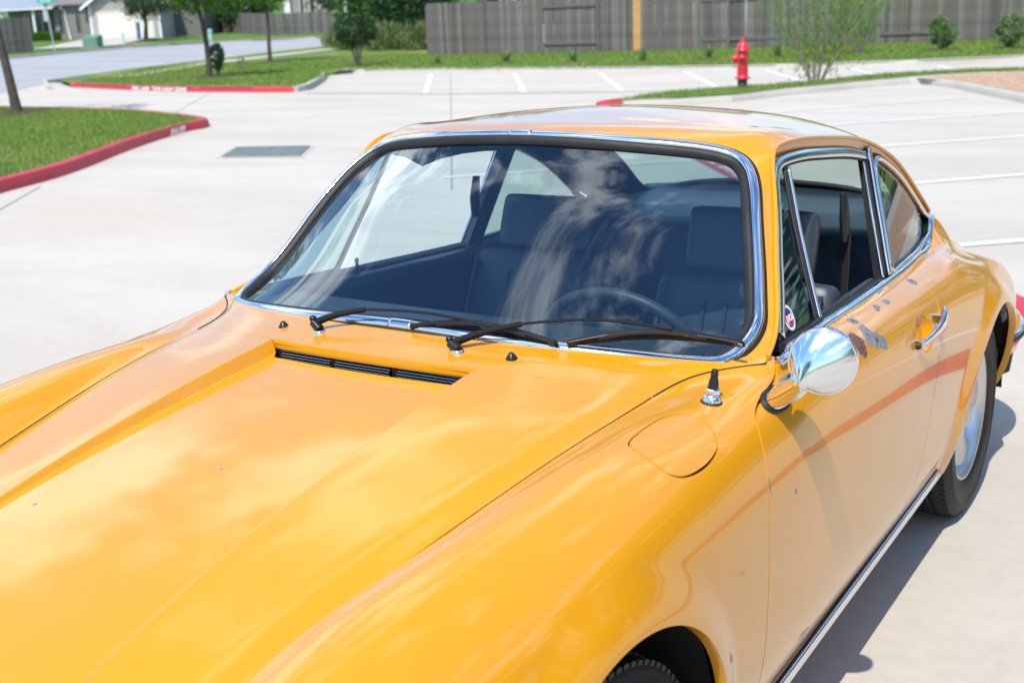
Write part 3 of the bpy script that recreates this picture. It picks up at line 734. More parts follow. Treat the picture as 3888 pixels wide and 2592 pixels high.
def flat_glass(name, poly, off, mat, parent, s):
    """smooth side pane following the fitted window surface"""
    P = np.array([(p[0],p[1]) for p in poly]); x0,y0 = P.min(0)-.005; x1,y1 = P.max(0)+.005
    Y,Z = np.meshgrid(np.linspace(x0,x1,60),np.linspace(y0,y1,40),indexing='ij'); X = _A(Y,Z)@_co+off; G = np.stack([X,Y,Z],-1)
    N = grid_normals(G); N = N*np.sign(N[...,:1]); V = G.reshape(-1,3); V,N,F,_ = clip(V, N.reshape(-1,3), grid_faces(60,40), -poly_sdf(V[:,1:],P))
    V = V*[s,1,1]; N = N*[s,1,1]; F = F if s < 0 else [tuple(q)[::-1] for q in F]; return shell(name, V, F, N, mat, parent)
def side_glazing(s):
    dr = doors[s]
    # drip rail with the body flange behind it
    tt_ = np.linspace(T_of(10.18), T_of(NF+11.9), 170); p5,p6,d,n,L = side_frame(tt_)
    up = n*.8-d*.6; up /= np.linalg.norm(up,axis=1,keepdims=True)
    side_sweep('drip_rail', p5+n*.002, n*1., [(.0035,-.004),(.0045,.002),(.002,.0055),(-.002,.0055),(-.0045,.002),(-.0035,-.004)], PAINT, car, s)
    dep = np.minimum(.024, np.maximum(L-.05,0)*.4); V = []; F = []
    for i in range(len(tt_)):
        for fr_, of in ((0,.001),(.35,-.006),(1.,-.010),(1.04,-.03)): V.append((p5[i]+d[i]*dep[i]*fr_+n[i]*of)*[s,1,1])
    for i in range(len(tt_)-1):
        for k in range(3):
            q = (i*4+k, i*4+k+1, (i+1)*4+k+1, (i+1)*4+k); F.append(q if s < 0 else q[::-1])
    b = MB(); b.add(V,F,True); b.build('gutter', PAINT, car)
    # door window frame: along the pillar, over the door and down the rear edge
    top = below_rail(.83, 1.74, .033, 70); post = [(1.748,1.150),(1.732,1.10),(1.712,1.04),(1.690,.97),(1.668,.905),(1.655,.862)]
    fr = np.vstack([top, np.array(post)[1:]]) if True else np.vstack([top, post])
    fr = smooth_open(fr[::3],140)
    P,N = winpath(top,-.010); side_sweep('window_frame', P, N, bar(.023,.006), CHROME_WORN, dr, s)
    P,N = winpath(below_rail(.85,1.74,.0435,60),-.013); side_sweep('window_channel', P, N, bar(.009,.004), BLACK_RUBBER, dr, s)
    pc = smooth_open([(1.755,1.170)]+post,40); P,N = winpath(pc,-.006); side_sweep('rear_post', P, N, bar(.019,.008), CHROME, dr, s)
    P,N = winpath(pc-[.016,0],-.012); side_sweep('post_channel', P, N, bar(.022,.005), BLACK_RUBBER, dr, s)
    P,N = winpath(pc-[.030,0],-.016); side_sweep('channel_lip', P, N, bar(.003,.006), CHROME, dr, s)
    # vent window: slanted post, glass and rubber
    vp = smooth_open([(1.192,1.190),(1.155,1.09),(1.115,.985),(1.080,.882)],30)
    P,N = winpath(vp,-.010); side_sweep('vent_post', P, N, bar(.010,.007), CHROME, dr, s)
    P,N = winpath(vp-[.013,0],-.013); side_sweep('vent_seal', P, N, bar(.014,.005), BLACK_RUBBER, dr, s)
    low = np.stack([np.linspace(.83,1.085,24), np.linspace(.892,.884,24)],1)
    P,N = winpath(low,-.010); side_sweep('vent_sill', P, N, bar(.012,.008), BLACK_RUBBER, dr, s)
    br = below_rail(.82,1.19,.044,26); tri = np.vstack([br, vp[1:]-[.01,0], low[::-1]])
    flat_glass('vent_glass', tri, -.018, SIDE_GLASS, dr, s)
    # quarter window: own frame, glass, seal
    q_top = below_rail(1.78, 2.30, .024, 40)
    q = [(1.782,1.128)]+[tuple(p) for p in q_top[::4] if 1.80 < p[0] < 2.28]+[(2.292,.900),(2.270,.878),(2.21,.866),(2.10,.859),(1.95,.857),(1.80,.860),(1.695,.862),(1.688,.868),(1.700,.91),(1.722,.98),(1.750,1.06)]
    qc = smooth_closed(q, 150)
    P = []; N = []
    for y,z in qc:
        p,n = winp(y,z,-.004); P.append(p); N.append(n)
    P = smooth_loop(np.array(P),3); N = smooth_loop(np.array(N),6)
    A = 1 if s > 0 else -1
    side_sweep('quarter_frame', P, N, [(A*a,b_) for a,b_ in [(.008,-.004),(.007,.004),(.002,.007),(-.004,.006),(-.008,.001),(-.008,-.004)]][::A], CHROME, car, s, True)
    side_sweep('quarter_seal', P-N*.003, N, [(A*a,b_) for a,b_ in [(-.007,-.004),(-.007,.003),(-.012,.003),(-.014,-.004)]][::A], BLACK_RUBBER, car, s, True)
    flat_glass('quarter_glass', qc, -.012, SIDE_GLASS, car, s)
    # bright belt moulding from the pillar foot to behind the quarter window, with a dark wiper strip inside
    tb = np.linspace(T_of(10.10), T_of(NF+11.9), 140); C6 = rows_at(tb)[:,6]; nn = np.tile([.75,0,.66],(140,1))
    side_sweep('belt_moulding', C6+[-.001,0,.003], nn, [(A*a,b_) for a,b_ in [(.009,-.003),(.009,.004),(.003,.0065),(-.004,.005),(-.009,.001),(-.009,-.003)]][::A], CHROME, car, s)
    m = (C6[:,1] < 1.66)&(C6[:,1] > .80); side_sweep('window_scraper', C6[m]+[-.020,0,.0015], nn[m]*[.4,1,1.4], [(A*a,b_) for a,b_ in [(.011,-.004),(.009,.004),(-.006,.006),(-.012,.001),(-.012,-.010)]][::A], BLACK_RUBBER, dr, s)
    # a body-colour filler strip under the quarter window
    m = C6[:,1] > 1.66; side_sweep('quarter_sill', C6[m]+[-.018,0,.000], nn[m]*[.5,1,1.3], [(A*a,b_) for a,b_ in [(.012,-.006),(.010,.003),(-.008,.003),(-.012,-.006)]][::A], BLACK_RUBBER, car, s)
    # inner door: trim panel, sill top
    zb_ = lambda y: np.interp(y,[.7,.93,1.2,1.65,2.0,2.3],[.885,.874,.862,.847,.838,.85]); xb_ = lambda y: np.interp(y,[.7,.93,1.2,1.65,2.0,2.3],[.690,.680,.666,.645,.622,.585])
    ys = np.linspace(.76,1.66,30); V = []; F = []
    for y in ys:
        zt = zb_(y)-.004
        for f in np.linspace(0,1,12): V.append((s*(xb_(y)-.038+.045*math.sin(math.pi*f)*.8), y, zt+(.28-zt)*f))
    F = [q if s > 0 else q[::-1] for q in grid_faces(30,12)]
    b = MB(); b.add(V,F,True); b.build('door_trim', DARK_VINYL, dr)
    b = MB(); V = []
    for y in np.linspace(.74,1.66,30):
        for x,z in ((-.012,-.010),(-.022,.001),(-.038,.002),(-.052,-.006),(-.056,-.03)): V.append((s*(xb_(y)+x), y, zb_(y)+z))
    b.add(V, [q if s < 0 else q[::-1] for q in grid_faces(30,5)], True); b.build('door_top', BLUE_VINYL, dr)
    b = MB(); b.lathe([(.005,0),(.0045,.035),(.006,.040),(.006,.046),(.002,.049)],10,Matrix.Translation((s*.636,1.12,.862))); b.build('lock_button', BLACK_PLASTIC, dr)
    # inner door post and quarter trim
    V = []
    for z in np.linspace(.50,1.16,12):
        f = max((z-.85)/.30,0); yb = 1.668+.10*f; x = .640-.085*f
        for dy,dx in ((-.045,.012),(-.040,-.015),(.0,-.022),(.03,-.02),(.045,.0)): V.append((s*(x+dx), yb+dy, z))
    b = MB(); b.add(V, [q if s > 0 else q[::-1] for q in grid_faces(12,5)]); b.build('door_post', DARK_VINYL, car)
    V = []
    for y in np.linspace(1.64,2.50,24):
        for z,dx in ((zb_(y)+.006,-.010),(zb_(y)-.004,-.03),(.70,-.05-.16*max(y-1.8,0)),(.40,-.08-.25*max(y-1.8,0))): V.append((s*(xb_(y)+dx-.10*max(y-2.3,0)), y, z))
    b = MB(); b.add(V, [q if s > 0 else q[::-1] for q in grid_faces(24,4)], True); b.build('quarter_trim', DARK_VINYL, car)
both_sides(side_glazing)

# ------------------------------------------------------------------ under the skin: floor, bulkhead, wheel wells, cowl grille
b = MB(); b.box((-.66,.42,.21),(.66,2.05,.235)); b.build('floor_pan', BLACK_PAINT, car)
b = MB(); b.box((-.66,.395,.22),(.66,.415,.84)); b.build('bulkhead', BLACK_PAINT, car)
b = MB(); b.box((-.60,2.05,.24),(.60,2.07,.70)); b.build('rear_bulkhead', BLACK_PAINT, car)
b = MB(); b.box((-.50,-.74,.24),(.50,.39,.60)); b.build('front_bulkhead', BLACK_PAINT, car)
b = MB(); b.box((-.46,2.6,.26),(.46,3.05,.52)); b.build('engine_bay', BLACK_PAINT, car)
def well(yc, zc, s):
    b = MB(); V = []; n = 30
    for x in (.80-.012,.52,.46):
        for k in range(n+1):
            a = -.06+(math.pi+.12)*k/n; r = .375 if x > .5 else .37
            V.append((s*x if x > .5 else s*.46, yc+math.cos(a)*r, zc+math.sin(a)*r*(.99)))
    F = [(i*(n+1)+k, i*(n+1)+k+1, (i+1)*(n+1)+k+1, (i+1)*(n+1)+k) for i in range(1) for k in range(n)]
    b.add([(v[0]-(s*.03 if i < n+1 else 0),v[1],v[2]) for i,v in enumerate(V)],F,True)
    base = len(b.v); b.add([(s*.52,yc,zc)]+[(s*.52,V[n+1+k][1],V[n+1+k][2]) for k in range(n+1)], [(0,k+1,k+2) for k in range(n)])
    b.build('wheel_well', BLACK_PAINT, car)
    # rolled arch edge
    a = np.linspace(-.32,math.pi+.32,60)
for yc,zc,r in YS_FLARE:
    for s in (1,-1): well(yc,zc,s)
GR = np.array([[x, .392+.30*x*x*1.1-.0, .884-.12*x*x] for x in np.linspace(-.245,.245,40)])
b = MB()
for i in range(39): pass
V = []
for p in GR: V += [(p[0],p[1]+.035,p[2]-.045),(p[0],p[1]-.03,p[2]-.05),(p[0],p[1]-.03,p[2]-.06)]
b.add(V, grid_faces(40,3)); b.build('cowl_tray', BLACK_PAINT, car)
mg = simple('grille_metal',(.30,.30,.30),.35,.5)
b = MB()      # expanded-metal grille in three panels
for seg in ((-.232,-.085),(-.072,.070),(.083,.232)):
    n = int((seg[1]-seg[0])/.0042)
    for r_ in range(7):
        for j in range(n):
            x = seg[0]+.0042*(j+.5*(r_%2)); yb = .3795+.33*x*x-.0012*r_; zb = .8995-.11*x*x-.0052*r_
            b.add([(x-.0023,yb,zb),(x,yb-.0020,zb+.0016),(x+.0023,yb,zb),(x,yb-.0008,zb-.0020)],[(0,1,2),(0,2,3)])
b.build('cowl_grille', mg, car)
tag(bpy.data.objects['cowl_grille'], kind='stuff')
for x in (-.238,-.0785,.0765,.238):
    yb = .379+.33*x*x; zb = .902-.11*x*x; b = MB(); b.box((x-.0055,yb-.004,zb-.040),(x+.0055,yb+.006,zb+.001)); b.build('grille_bar', BLACK_PLASTIC, car)
P = np.array([[x, .3765+.33*x*x, .9030-.11*x*x] for x in np.linspace(-.246,.246,30)]); sweep('grille_rail', P, np.tile([0,-.7,.7],(30,1)), [(.004,-.003),(.004,.003),(-.004,.003),(-.004,-.003)], BLACK_PLASTIC, car)

# ------------------------------------------------------------------ wheels
TYRE = simple('tyre_rubber', (.022,.021,.020), .62, bump=(90,.25,.002), var=.25, vscale=14)
ALLOY = simple('polished_alloy', (.66,.65,.63), .42, 1., bump=(120,.1,.001))
WHEEL_DARK = simple('wheel_black', (.03,.03,.03), .6)
def wheel(x, y, s, steer=0.):
    w = empty('wheel', (x,y,.3155)); w.parent = car; w.rotation_euler = (0,0,steer)
    Mx = Matrix.Rotation(math.radians(90)*s, 4, 'Y')      # z of the profile -> outwards
    W2 = .092
    prof = [(.205,-W2+.012),(.235,-W2+.001),(.27,-W2),(.298,-W2+.008),(.309,-W2+.02),(.3135,-W2+.038)]
    prof += [(.3155,-.05),(.3075,-.049),(.3075,-.044),(.3155,-.043),(.3157,-.014),(.3075,-.013),(.3075,-.007),(.3157,-.006),(.3157,.020),(.3075,.021),(.3075,.027),(.3155,.028),(.3150,.045)]
    prof += [(.3135,.056),(.309,W2-.02),(.298,W2-.008),(.285,W2-.002),(.2845,W2-.0005),(.272,W2+.001),(.2715,W2-.0005),(.245,W2-.001),(.225,W2-.006),(.212,W2-.012),(.205,W2-.018)]
    b = MB(); b.lathe(prof, 96, Mx); b.build('tyre', TYRE, w)
    # tread blocks
    b = MB(); n = 84
    for k in range(n):
        a0 = 2*math.pi*k/n
        for zc,wd,sk in ((-.066,.022,.10),(-.0285,.024,-.07),(.007,.024,.07),(.0365,.010,0.),(.062,.026,-.12)):
            da = 2*math.pi/n*.34; r0,r1 = .306,.3182 if abs(zc) < .06 else .3145
            pts = []
            for (aa,zz) in ((-da+sk*.3,-wd/2),(da+sk*.3,-wd/2),(da-sk*.3,wd/2),(-da-sk*.3,wd/2)):
                for r_ in (r0,r1): pts.append(Vector((r_*math.cos(a0+aa), r_*math.sin(a0+aa), zc+zz)))
            pts = [Mx @ p for p in pts]
            b.add(pts, [(1,3,5,7),(0,1,7,6),(2,3,1,0)[::-1],(4,5,3,2)[::-1],(6,7,5,4)[::-1]])
    b.build('tread', TYRE, w, kind='stuff')
    # dished five-spoke alloy
    rp = [(.196,-.07),(.200,-.05),(.186,-.045),(.184,.03),(.192,.060),(.205,.068),(.2055,.074),(.2025,.0785),(.197,.076),(.189,.064),(.178,.050),(.176,.02),(.176,-.06)]
    b = MB(); b.lathe(rp, 72, Mx); b.build('rim', ALLOY, w)
    b = MB(); b.lathe([(.0,.030),(.10,.026),(.150,.022),(.186,.030),(.186,-.02)],48,Mx); b.build('wheel_centre', WHEEL_DARK, w)
    for k in range(5):
        a = 2*math.pi*k/5+.42; V = []; F = []; n_ = 10; R_ = Matrix.Rotation(a,4,'Z')
        for i in range(n_+1):
            f = i/n_; r_ = .030+.156*f; hw = .020+.050*f**1.25-.010*math.sin(math.pi*f)
            zc = .060-.008*math.sin(math.pi*f)-.006*f
            for u,dz in ((-1,-.030),(-1,-.006),(-.72,.0),(0,.0045),(.72,.0),(1,-.006),(1,-.030)):
                th = u*hw/r_ if r_ > .06 else None
                p = Vector((r_*math.cos(th), r_*math.sin(th), zc+dz)) if th is not None else Vector((r_, u*hw, zc+dz))
                V.append(Mx @ (R_ @ p))
        for i in range(n_):
            for j in range(6): F.append((i*7+j, (i+1)*7+j, (i+1)*7+j+1, i*7+j+1))
        b = MB(); b.add(V,F,True); b.build('spoke', ALLOY, w)
    b = MB(); b.lathe([(.052,.03),(.052,.054),(.046,.066),(.036,.073),(.033,.071),(.030,.073),(.0,.075)],40,Mx); b.build('hub_cap', ALLOY, w)
    for k in range(5):
        b = MB(); a = 2*math.pi*(k+.5)/5+.42; b.lathe([(.010,.0),(.010,.05),(.007,.055),(0,.056)],8,Mx @ Matrix.Rotation(a,4,'Z') @ Matrix.Translation((.058,0,0))); b.build('wheel_nut', ALLOY, w)
    b = MB(); b.lathe([(.0,-.05),(.135,-.05),(.14,-.045),(.14,-.02),(.0,-.02)],40,Mx); b.build('brake_disc', simple('brake_disc',(.25,.24,.23),.4,1.) if 'brake_disc' not in bpy.data.materials else bpy.data.materials['brake_disc'], w)
for s in (1,-1):
    wheel(s*.674, -.045, s); wheel(s*.666, 2.285, s)

# ------------------------------------------------------------------ bumpers, lamps, tail
def bumper_front():
    a = np.linspace(-1,1,60); P = np.stack([.74*np.sign(a)*np.abs(a)**.8, -.90+.34*np.abs(a)**3.2, np.full(60,.44)],1); N = np.stack([a*.5, -np.ones(60), np.zeros(60)],1)
    sweep('front_bumper', P, N, [(.06,-.02),(.065,.0),(.05,.022),(0,.03),(-.05,.022),(-.065,0),(-.06,-.02)], PAINT, car)
    for s in (1,-1):
        M_ = Matrix.Translation((s*.545,-.55,.665)) @ Matrix.Rotation(math.radians(68),4,'X')
        b = MB(); b.lathe([(.0,.03),(.05,.026),(.082,.012),(.086,0)],32,M_); h = b.build('headlight', SIDE_GLASS, car)
        b = MB(); b.lathe([(.084,-.02),(.090,.0),(.095,.006),(.100,.0),(.100,-.03)],32,M_); b.build('headlight_ring', CHROME, h)
bumper_front()
TAIL = np.array([(-.70,2.60),(-.735,2.72),(-.745,2.86),(-.70,3.03),(-.58,3.16),(-.35,3.24),(0,3.27),(.35,3.24),(.58,3.16),(.70,3.03),(.745,2.86),(.735,2.72),(.70,2.60)])
tp = smooth_open(TAIL,120); tn = np.stack([np.gradient(tp[:,1]),-np.gradient(tp[:,0])],1); tn = tn/np.linalg.norm(tn,axis=1,keepdims=True); 
if (tn*(tp-[0,2.3])).sum() < 0: tn = -tn
P = np.concatenate([tp,np.full((120,1),.425)],1); N = np.concatenate([tn,np.zeros((120,1))],1)
sweep('rear_bumper', P, N, [(.055,-.03),(.060,.0),(.045,.020),(0,.028),(-.045,.020),(-.060,0),(-.055,-.03)], PAINT, car)
sweep('bumper_trim', P+N*.026+[0,0,.012], N, [(.018,-.004),(.018,.004),(.010,.010),(-.010,.010),(-.018,.004),(-.018,-.004)], CHROME, car)
sweep('bumper_rubber', P+N*.034+[0,0,.012], N, [(.008,-.002),(.008,.006),(-.008,.006),(-.008,-.002)], BLACK_RUBBER, car)
for s in (1,-1):
    V = []; n = 12
    b = MB(); b.tube([(s*.40,3.20,.34),(s*.41,3.25,.38),(s*.41,3.26,.44)],[.02,.026,.02],12); b.build('overrider', CHROME, car)
    b = MB(); pl = [(s*.66,2.98,.545),(s*.60,3.10,.55),(s*.50,3.17,.55),(s*.50,3.18,.47),(s*.60,3.12,.465),(s*.66,3.0,.465)]
    b.add(pl,[(0,1,2,3,4,5)]); b.build('tail_lamp', simple('red_lamp',(.5,.02,.02),.15) if s > 0 else bpy.data.materials['red_lamp'], car)
    b = MB(); b.tube([(s*.690,2.84,.25),(s*.700,2.85,.30),(s*.706,2.86,.36),(s*.700,2.86,.42)],[.020,.046,.046,.03],14); b.build('bumper_horn', BLACK_RUBBER, car)
# ------------------------------------------------------------------ door handle, mirror, wipers and small fittings
def frame_mat(o, z, xh=(1,0,0)):
    z = Vector(z).normalized(); x = Vector(xh); x = (x-z*x.dot(z)).normalized(); y = z.cross(x)
    return Matrix(((x.x,y.x,z.x,o[0]),(x.y,y.y,z.y,o[1]),(x.z,y.z,z.z,o[2]),(0,0,0,1)))
def body_at(x, y, z, s=1):
    """nearest body-side point and normal"""
    d = ((LV-[abs(x),y,z])**2).sum(1); i = d.argmin(); return LV[i]*[s,1,1], LNv[i]*[s,1,1]
def loft(name, rings, mat, parent, smooth=True, caps=True):
    n = len(rings[0]); V = [p for r in rings for p in r]; F = [(i*n+k, i*n+(k+1)%n, (i+1)*n+(k+1)%n, (i+1)*n+k) for i in range(len(rings)-1) for k in range(n)]
    b = MB(); b.add(V,F,smooth)
    if caps: m = len(V); b.add(V[:n],[tuple(range(n))[::-1]]); b.add(V[m-n:],[tuple(range(n))])
    return outwards(b.build(name, mat, parent))
def handle(s):
    # pull handle: slim front arm widening to a rear plate with a finger recess behind it
    ctr = [(.796,1.437,.746,.006,.013),(.801,1.446,.748,.0065,.012),(.806,1.462,.752,.0055,.0095),(.810,1.49,.756,.0055,.0105),(.813,1.53,.760,.006,.0135),(.813,1.565,.765,.007,.019),(.810,1.592,.770,.008,.025),(.805,1.612,.773,.008,.028),(.799,1.620,.773,.006,.024)]
    rings = []
    for x,y,z,hx,hz in ctr:
        rings.append([(s*(x+hx*math.copysign(abs(math.cos(a))**.6,math.cos(a))), y, z+.004+hz*math.copysign(abs(math.sin(a))**.6,math.sin(a))) for a in np.linspace(0,2*math.pi,14,endpoint=False)])
    loft('door_handle', rings, CHROME, doors[s])
    b = MB(); b.tube([(s*.780,1.438,.746),(s*.794,1.440,.747)],[.010,.009],14); b.build('handle_boss', BLACK_RUBBER, doors[s])
    b = MB(); b.box((min(s*.770,s*.800),1.603,.762),(max(s*.770,s*.800),1.613,.782)); b.build('handle_mount', CHROME, doors[s])
both_sides(handle)
def mirror():
    m = empty('door_mirror'); m.parent = doors[1]
    tip, n0 = body_at(.742,.597,.850); mid, n1 = body_at(.757,.655,.848)
    R = []
    gask = smooth_closed([(0,-.056),(.018,-.042),(.025,-.012),(.022,.022),(.0,.038),(-.022,.022),(-.025,-.012),(-.018,-.042)],40)
    c0 = (tip+mid)/2; n = (n0+n1)/2; n /= np.linalg.norm(n); T = np.array([0.02,.97,-.05]); T = T-n*(T@n); T /= np.linalg.norm(T); A = np.cross(n,T)
    def put(u,v,h): return c0+A*u+T*(v+.010)+n*h
    loft('mirror_gasket', [[put(u*k_,v*k_,h) for u,v in gask] for k_,h in ((1.,-.006),(1.,.003),(.93,.006))], BLACK_RUBBER, m)
    neck = np.array([.812,.568,.907]); rings = []
    for f in np.linspace(0,1,14):
        ce = put(0,-.042+.05*f,-.004)*(1-f)**1.3+neck*(1-(1-f)**1.3); r = .006+.030*math.sin(min(f*1.9,math.pi/2))*(1-.55*f)
        d = (neck-put(0,-.042,0)); d /= np.linalg.norm(d); e1 = np.cross(d,[0,1,0]); e1 /= np.linalg.norm(e1); e2 = np.cross(d,e1)
        rings.append([ce+e1*r*math.cos(a)+e2*r*.85*math.sin(a) for a in np.linspace(0,2*math.pi,20,endpoint=False)])
    loft('mirror_foot', rings, CHROME, m)
    base = smooth_closed([(u*.80,v*.82) for u,v in gask],40); loft('foot_flange', [[put(u*k_,v*k_,h) for u,v in base] for k_,h in ((1.,.0),(1.,.008),(.80,.016),(.45,.022))], CHROME, m)
    b = MB(); b.lathe([(.0005,-.0175)]+[(.0175*math.cos(t),.0175*math.sin(t)) for t in np.linspace(-1.4,1.4,12)]+[(.0005,.0175)],20,frame_mat(neck,(.5,-.3,.8))); b.build('mirror_ball', CHROME, m)
    C = Vector((.846,.576,.940)); ax = Vector((.26,-.95,.02)).normalized(); e1 = Vector((0,0,1)).cross(ax).normalized(); e2 = ax.cross(e1).normalized()
    C = C-ax*.012; Rr = .0590; off = (-.62,-.56)       # the cone's apex sits low and inboard, over the ball
    rings = []; N_ = 64
    def ring(r, h, o): return [C+ax*h+e1*(o*off[0]*Rr+r*math.cos(a))+e2*(o*off[1]*Rr+r*math.sin(a)) for a in np.linspace(0,2*math.pi,N_,endpoint=False)]
    for f in np.linspace(0.0,1,26):
        h = .024*(1-f)**1.0+.006*math.sin(math.pi*f)*.6; rings.append(ring(Rr*.93*f, h+.004, (1-f)**1.05))
    loft('mirror_shell', rings[::-1], CHROME, m, caps=False)
    rr = [(Rr*.93,.004),(Rr*.95,.0025),(Rr*.965,.0045),(Rr*.995,.002),(Rr*1.01,-.004),(Rr*1.0,-.012),(Rr*.955,-.013)]
    loft('mirror_rim', [ring(r,h,0) for r,h in rr], CHROME, m, caps=False)
    b = MB(); b.add([C-ax*.0115]+ring(Rr*.96,-.0115,0),[(0,k+1,(k+1)%N_+1) for k in range(N_)]); b.build('mirror_glass', simple('mirror_glass',(.9,.9,.9),.0,1.), m)
mirror()
def ribbon(name, pts, wid, th, mat, parent, up=(0,-.55,.83)):
    """flat strip: wid across, th thick"""
    P = np.array(pts,float); n = len(P); W_ = wid if hasattr(wid,'__len__') else [wid]*n; T_ = th if hasattr(th,'__len__') else [th]*n
    T = np.gradient(P,axis=0); T /= np.linalg.norm(T,axis=1,keepdims=True); U = np.array(up,float); U /= np.linalg.norm(U); rings = []
    for i in range(n):
        a = np.cross(T[i],U); a /= np.linalg.norm(a); u = np.cross(a,T[i])
        rings.append([P[i]+a*W_[i]*x+u*T_[i]*z for x,z in ((-.5,-.5),(.5,-.5),(.5,.35),(.35,.5),(-.35,.5),(-.5,.35))])
    return loft(name, rings, mat, parent, smooth=False)
def resample(pts, n): return smooth_open(pts, n)
WIPER_BLACK = simple('matt_wiper_black',(.012,.012,.013),.75,spec=.2)
def wiper(base, ball, knee, mid, end, bl, bm, br):
    w = empty('wiper'); w.parent = car
    M_ = frame_mat(base, (0,-.05,1)); b = MB(); b.lathe([(.0130,-.006),(.0130,.001),(.0120,.003),(.0105,.004),(.0105,.005)],24,M_); b.build('wiper_collar', CHROME, w)
    b = MB(); b.tube([Vector(base)+Vector((0,0,.006)), Vector(ball)-Vector((0,0,.003))],[.0105,.0088],16); b.build('wiper_spindle', BLACK_PLASTIC, w)
    b = MB(); b.lathe([(.0005,-.0078)]+[(.0078*math.cos(t),.0078*math.sin(t)) for t in np.linspace(-1.3,1.3,10)]+[(.0005,.0078)],18,frame_mat(Vector(ball)+Vector((0,0,.004)),(0,0,1))); b.build('spindle_nut', BLACK_PLASTIC, w)
    P = resample([np.array(ball)+[.004,0,-.004], np.array(ball)+(np.array(knee)-ball)*.35+[0,0,.001], knee],14)
    ribbon('wiper_arm', P, np.linspace(.0130,.0095,14), np.linspace(.0115,.0065,14), WIPER_BLACK, w)
    P = resample([knee, mid, end],26); ribbon('wiper_rod', P, .0058, .0026, WIPER_BLACK, w)
    P = resample([bl,bm,br],40); L_ = lambda a,b_: P[int(a*39):int(b_*39)+1]
    up = np.array([0,-.5,.86])
    ribbon('wiper_rubber', P-up*.004, .0035, .0085, WIPER_BLACK, w)
    ribbon('blade_spine', P+up*.0015, .0065, .003, WIPER_BLACK, w)
    q = L_(.2,.8); a = np.sin(np.linspace(0,math.pi,len(q)))[:,None]; ribbon('blade_bridge', q+up*(.006+.006*a), .0095, .0075, BLACK_PLASTIC, w)
    for a0,a1 in ((.02,.24),(.76,.98)):
        q = L_(a0,a1); t = np.linspace(0,1,len(q))[:,None]; t = t if a0 < .5 else t[::-1]; ribbon('blade_claw', q+up*(.003+.007*t), .0075, .0042, BLACK_PLASTIC, w)
    for f in (.0,.98):
        i = int(f*38); d = P[i+1]-P[i]; ribbon('blade_end_cap', [P[i]-d*.3-up*.001, P[i]+d*1.6-up*.001], .0085, .012, BLACK_PLASTIC, w)
    c0 = np.array(end); ribbon('blade_clip', [c0-[.014,.001,-.001], c0+[.016,.002,-.002]], .0105, .011, BLACK_PLASTIC, w)
    return w
wiper((.183,.441,.917),(.164,.442,.935),(.283,.515,.965),(.41,.575,.972),(.535,.607,.962),(.374,.531,.934),(.515,.600,.946),(.676,.650,.937))
wiper((-.165,.441,.918),(-.182,.442,.940),(-.078,.487,.964),(.07,.50,.968),(.206,.508,.956),(.037,.490,.940),(.172,.512,.948),(.356,.521,.933))
for x,y,z in ((.294,.457,.9125),(-.281,.457,.9125)):
    b = MB(); b.lathe([(.0115,-.003),(.0115,.001),(.0095,.004),(.006,.0095),(.003,.0125),(.0005,.0135)],20,frame_mat((x,y,z),(0,-.12,1))); b.build('washer_nozzle', BLACK_PLASTIC, car)
def antenna():
    a = empty('antenna'); a.parent = car; p,_ = (np.array([.673,.509,.866]),0); M_ = frame_mat(p,(.10,.03,1))
    b = MB(); b.lathe([(.0195,-.004),(.0195,.001),(.0185,.0035),(.016,.004)],28,M_); b.build('antenna_gasket', BLACK_RUBBER, a)
    b = MB(); b.lathe([(.0175,.001),(.0172,.006),(.0145,.014),(.0125,.016)],28,M_); b.build('antenna_base', CHROME, a)
    b = MB(); b.lathe([(.0125,.015),(.0135,.017),(.0135,.024),(.0120,.026),(.009,.0265)],6,M_,smooth=False); b.build('antenna_nut', CHROME, a)
    b = MB(); b.lathe([(.0092,.025),(.0092,.030),(.0085,.040),(.0066,.046),(.0068,.048),(.0062,.050),(.0070,.051),(.0070,.053),(.0060,.054),(.0066,.057),(.0055,.060),(.0005,.0605)],22,M_); b.build('antenna_tip', BLACK_PLASTIC, a)
antenna()
# dark sealing bead between cowl and fender, up to the pillar foot
for s in (1,-1):
    tq = np.linspace(T_of(8), T_of(10.04), 40); P = rows_at(tq)[:,5]; sweep('seam_bead', P*[s,1,1]+[0,0,-.0005], np.tile([0,0,1.],(40,1)), [(.0022,-.003),(.0016,.0015),(-.0016,.0015),(-.0022,-.003)], BLACK_RUBBER, car)
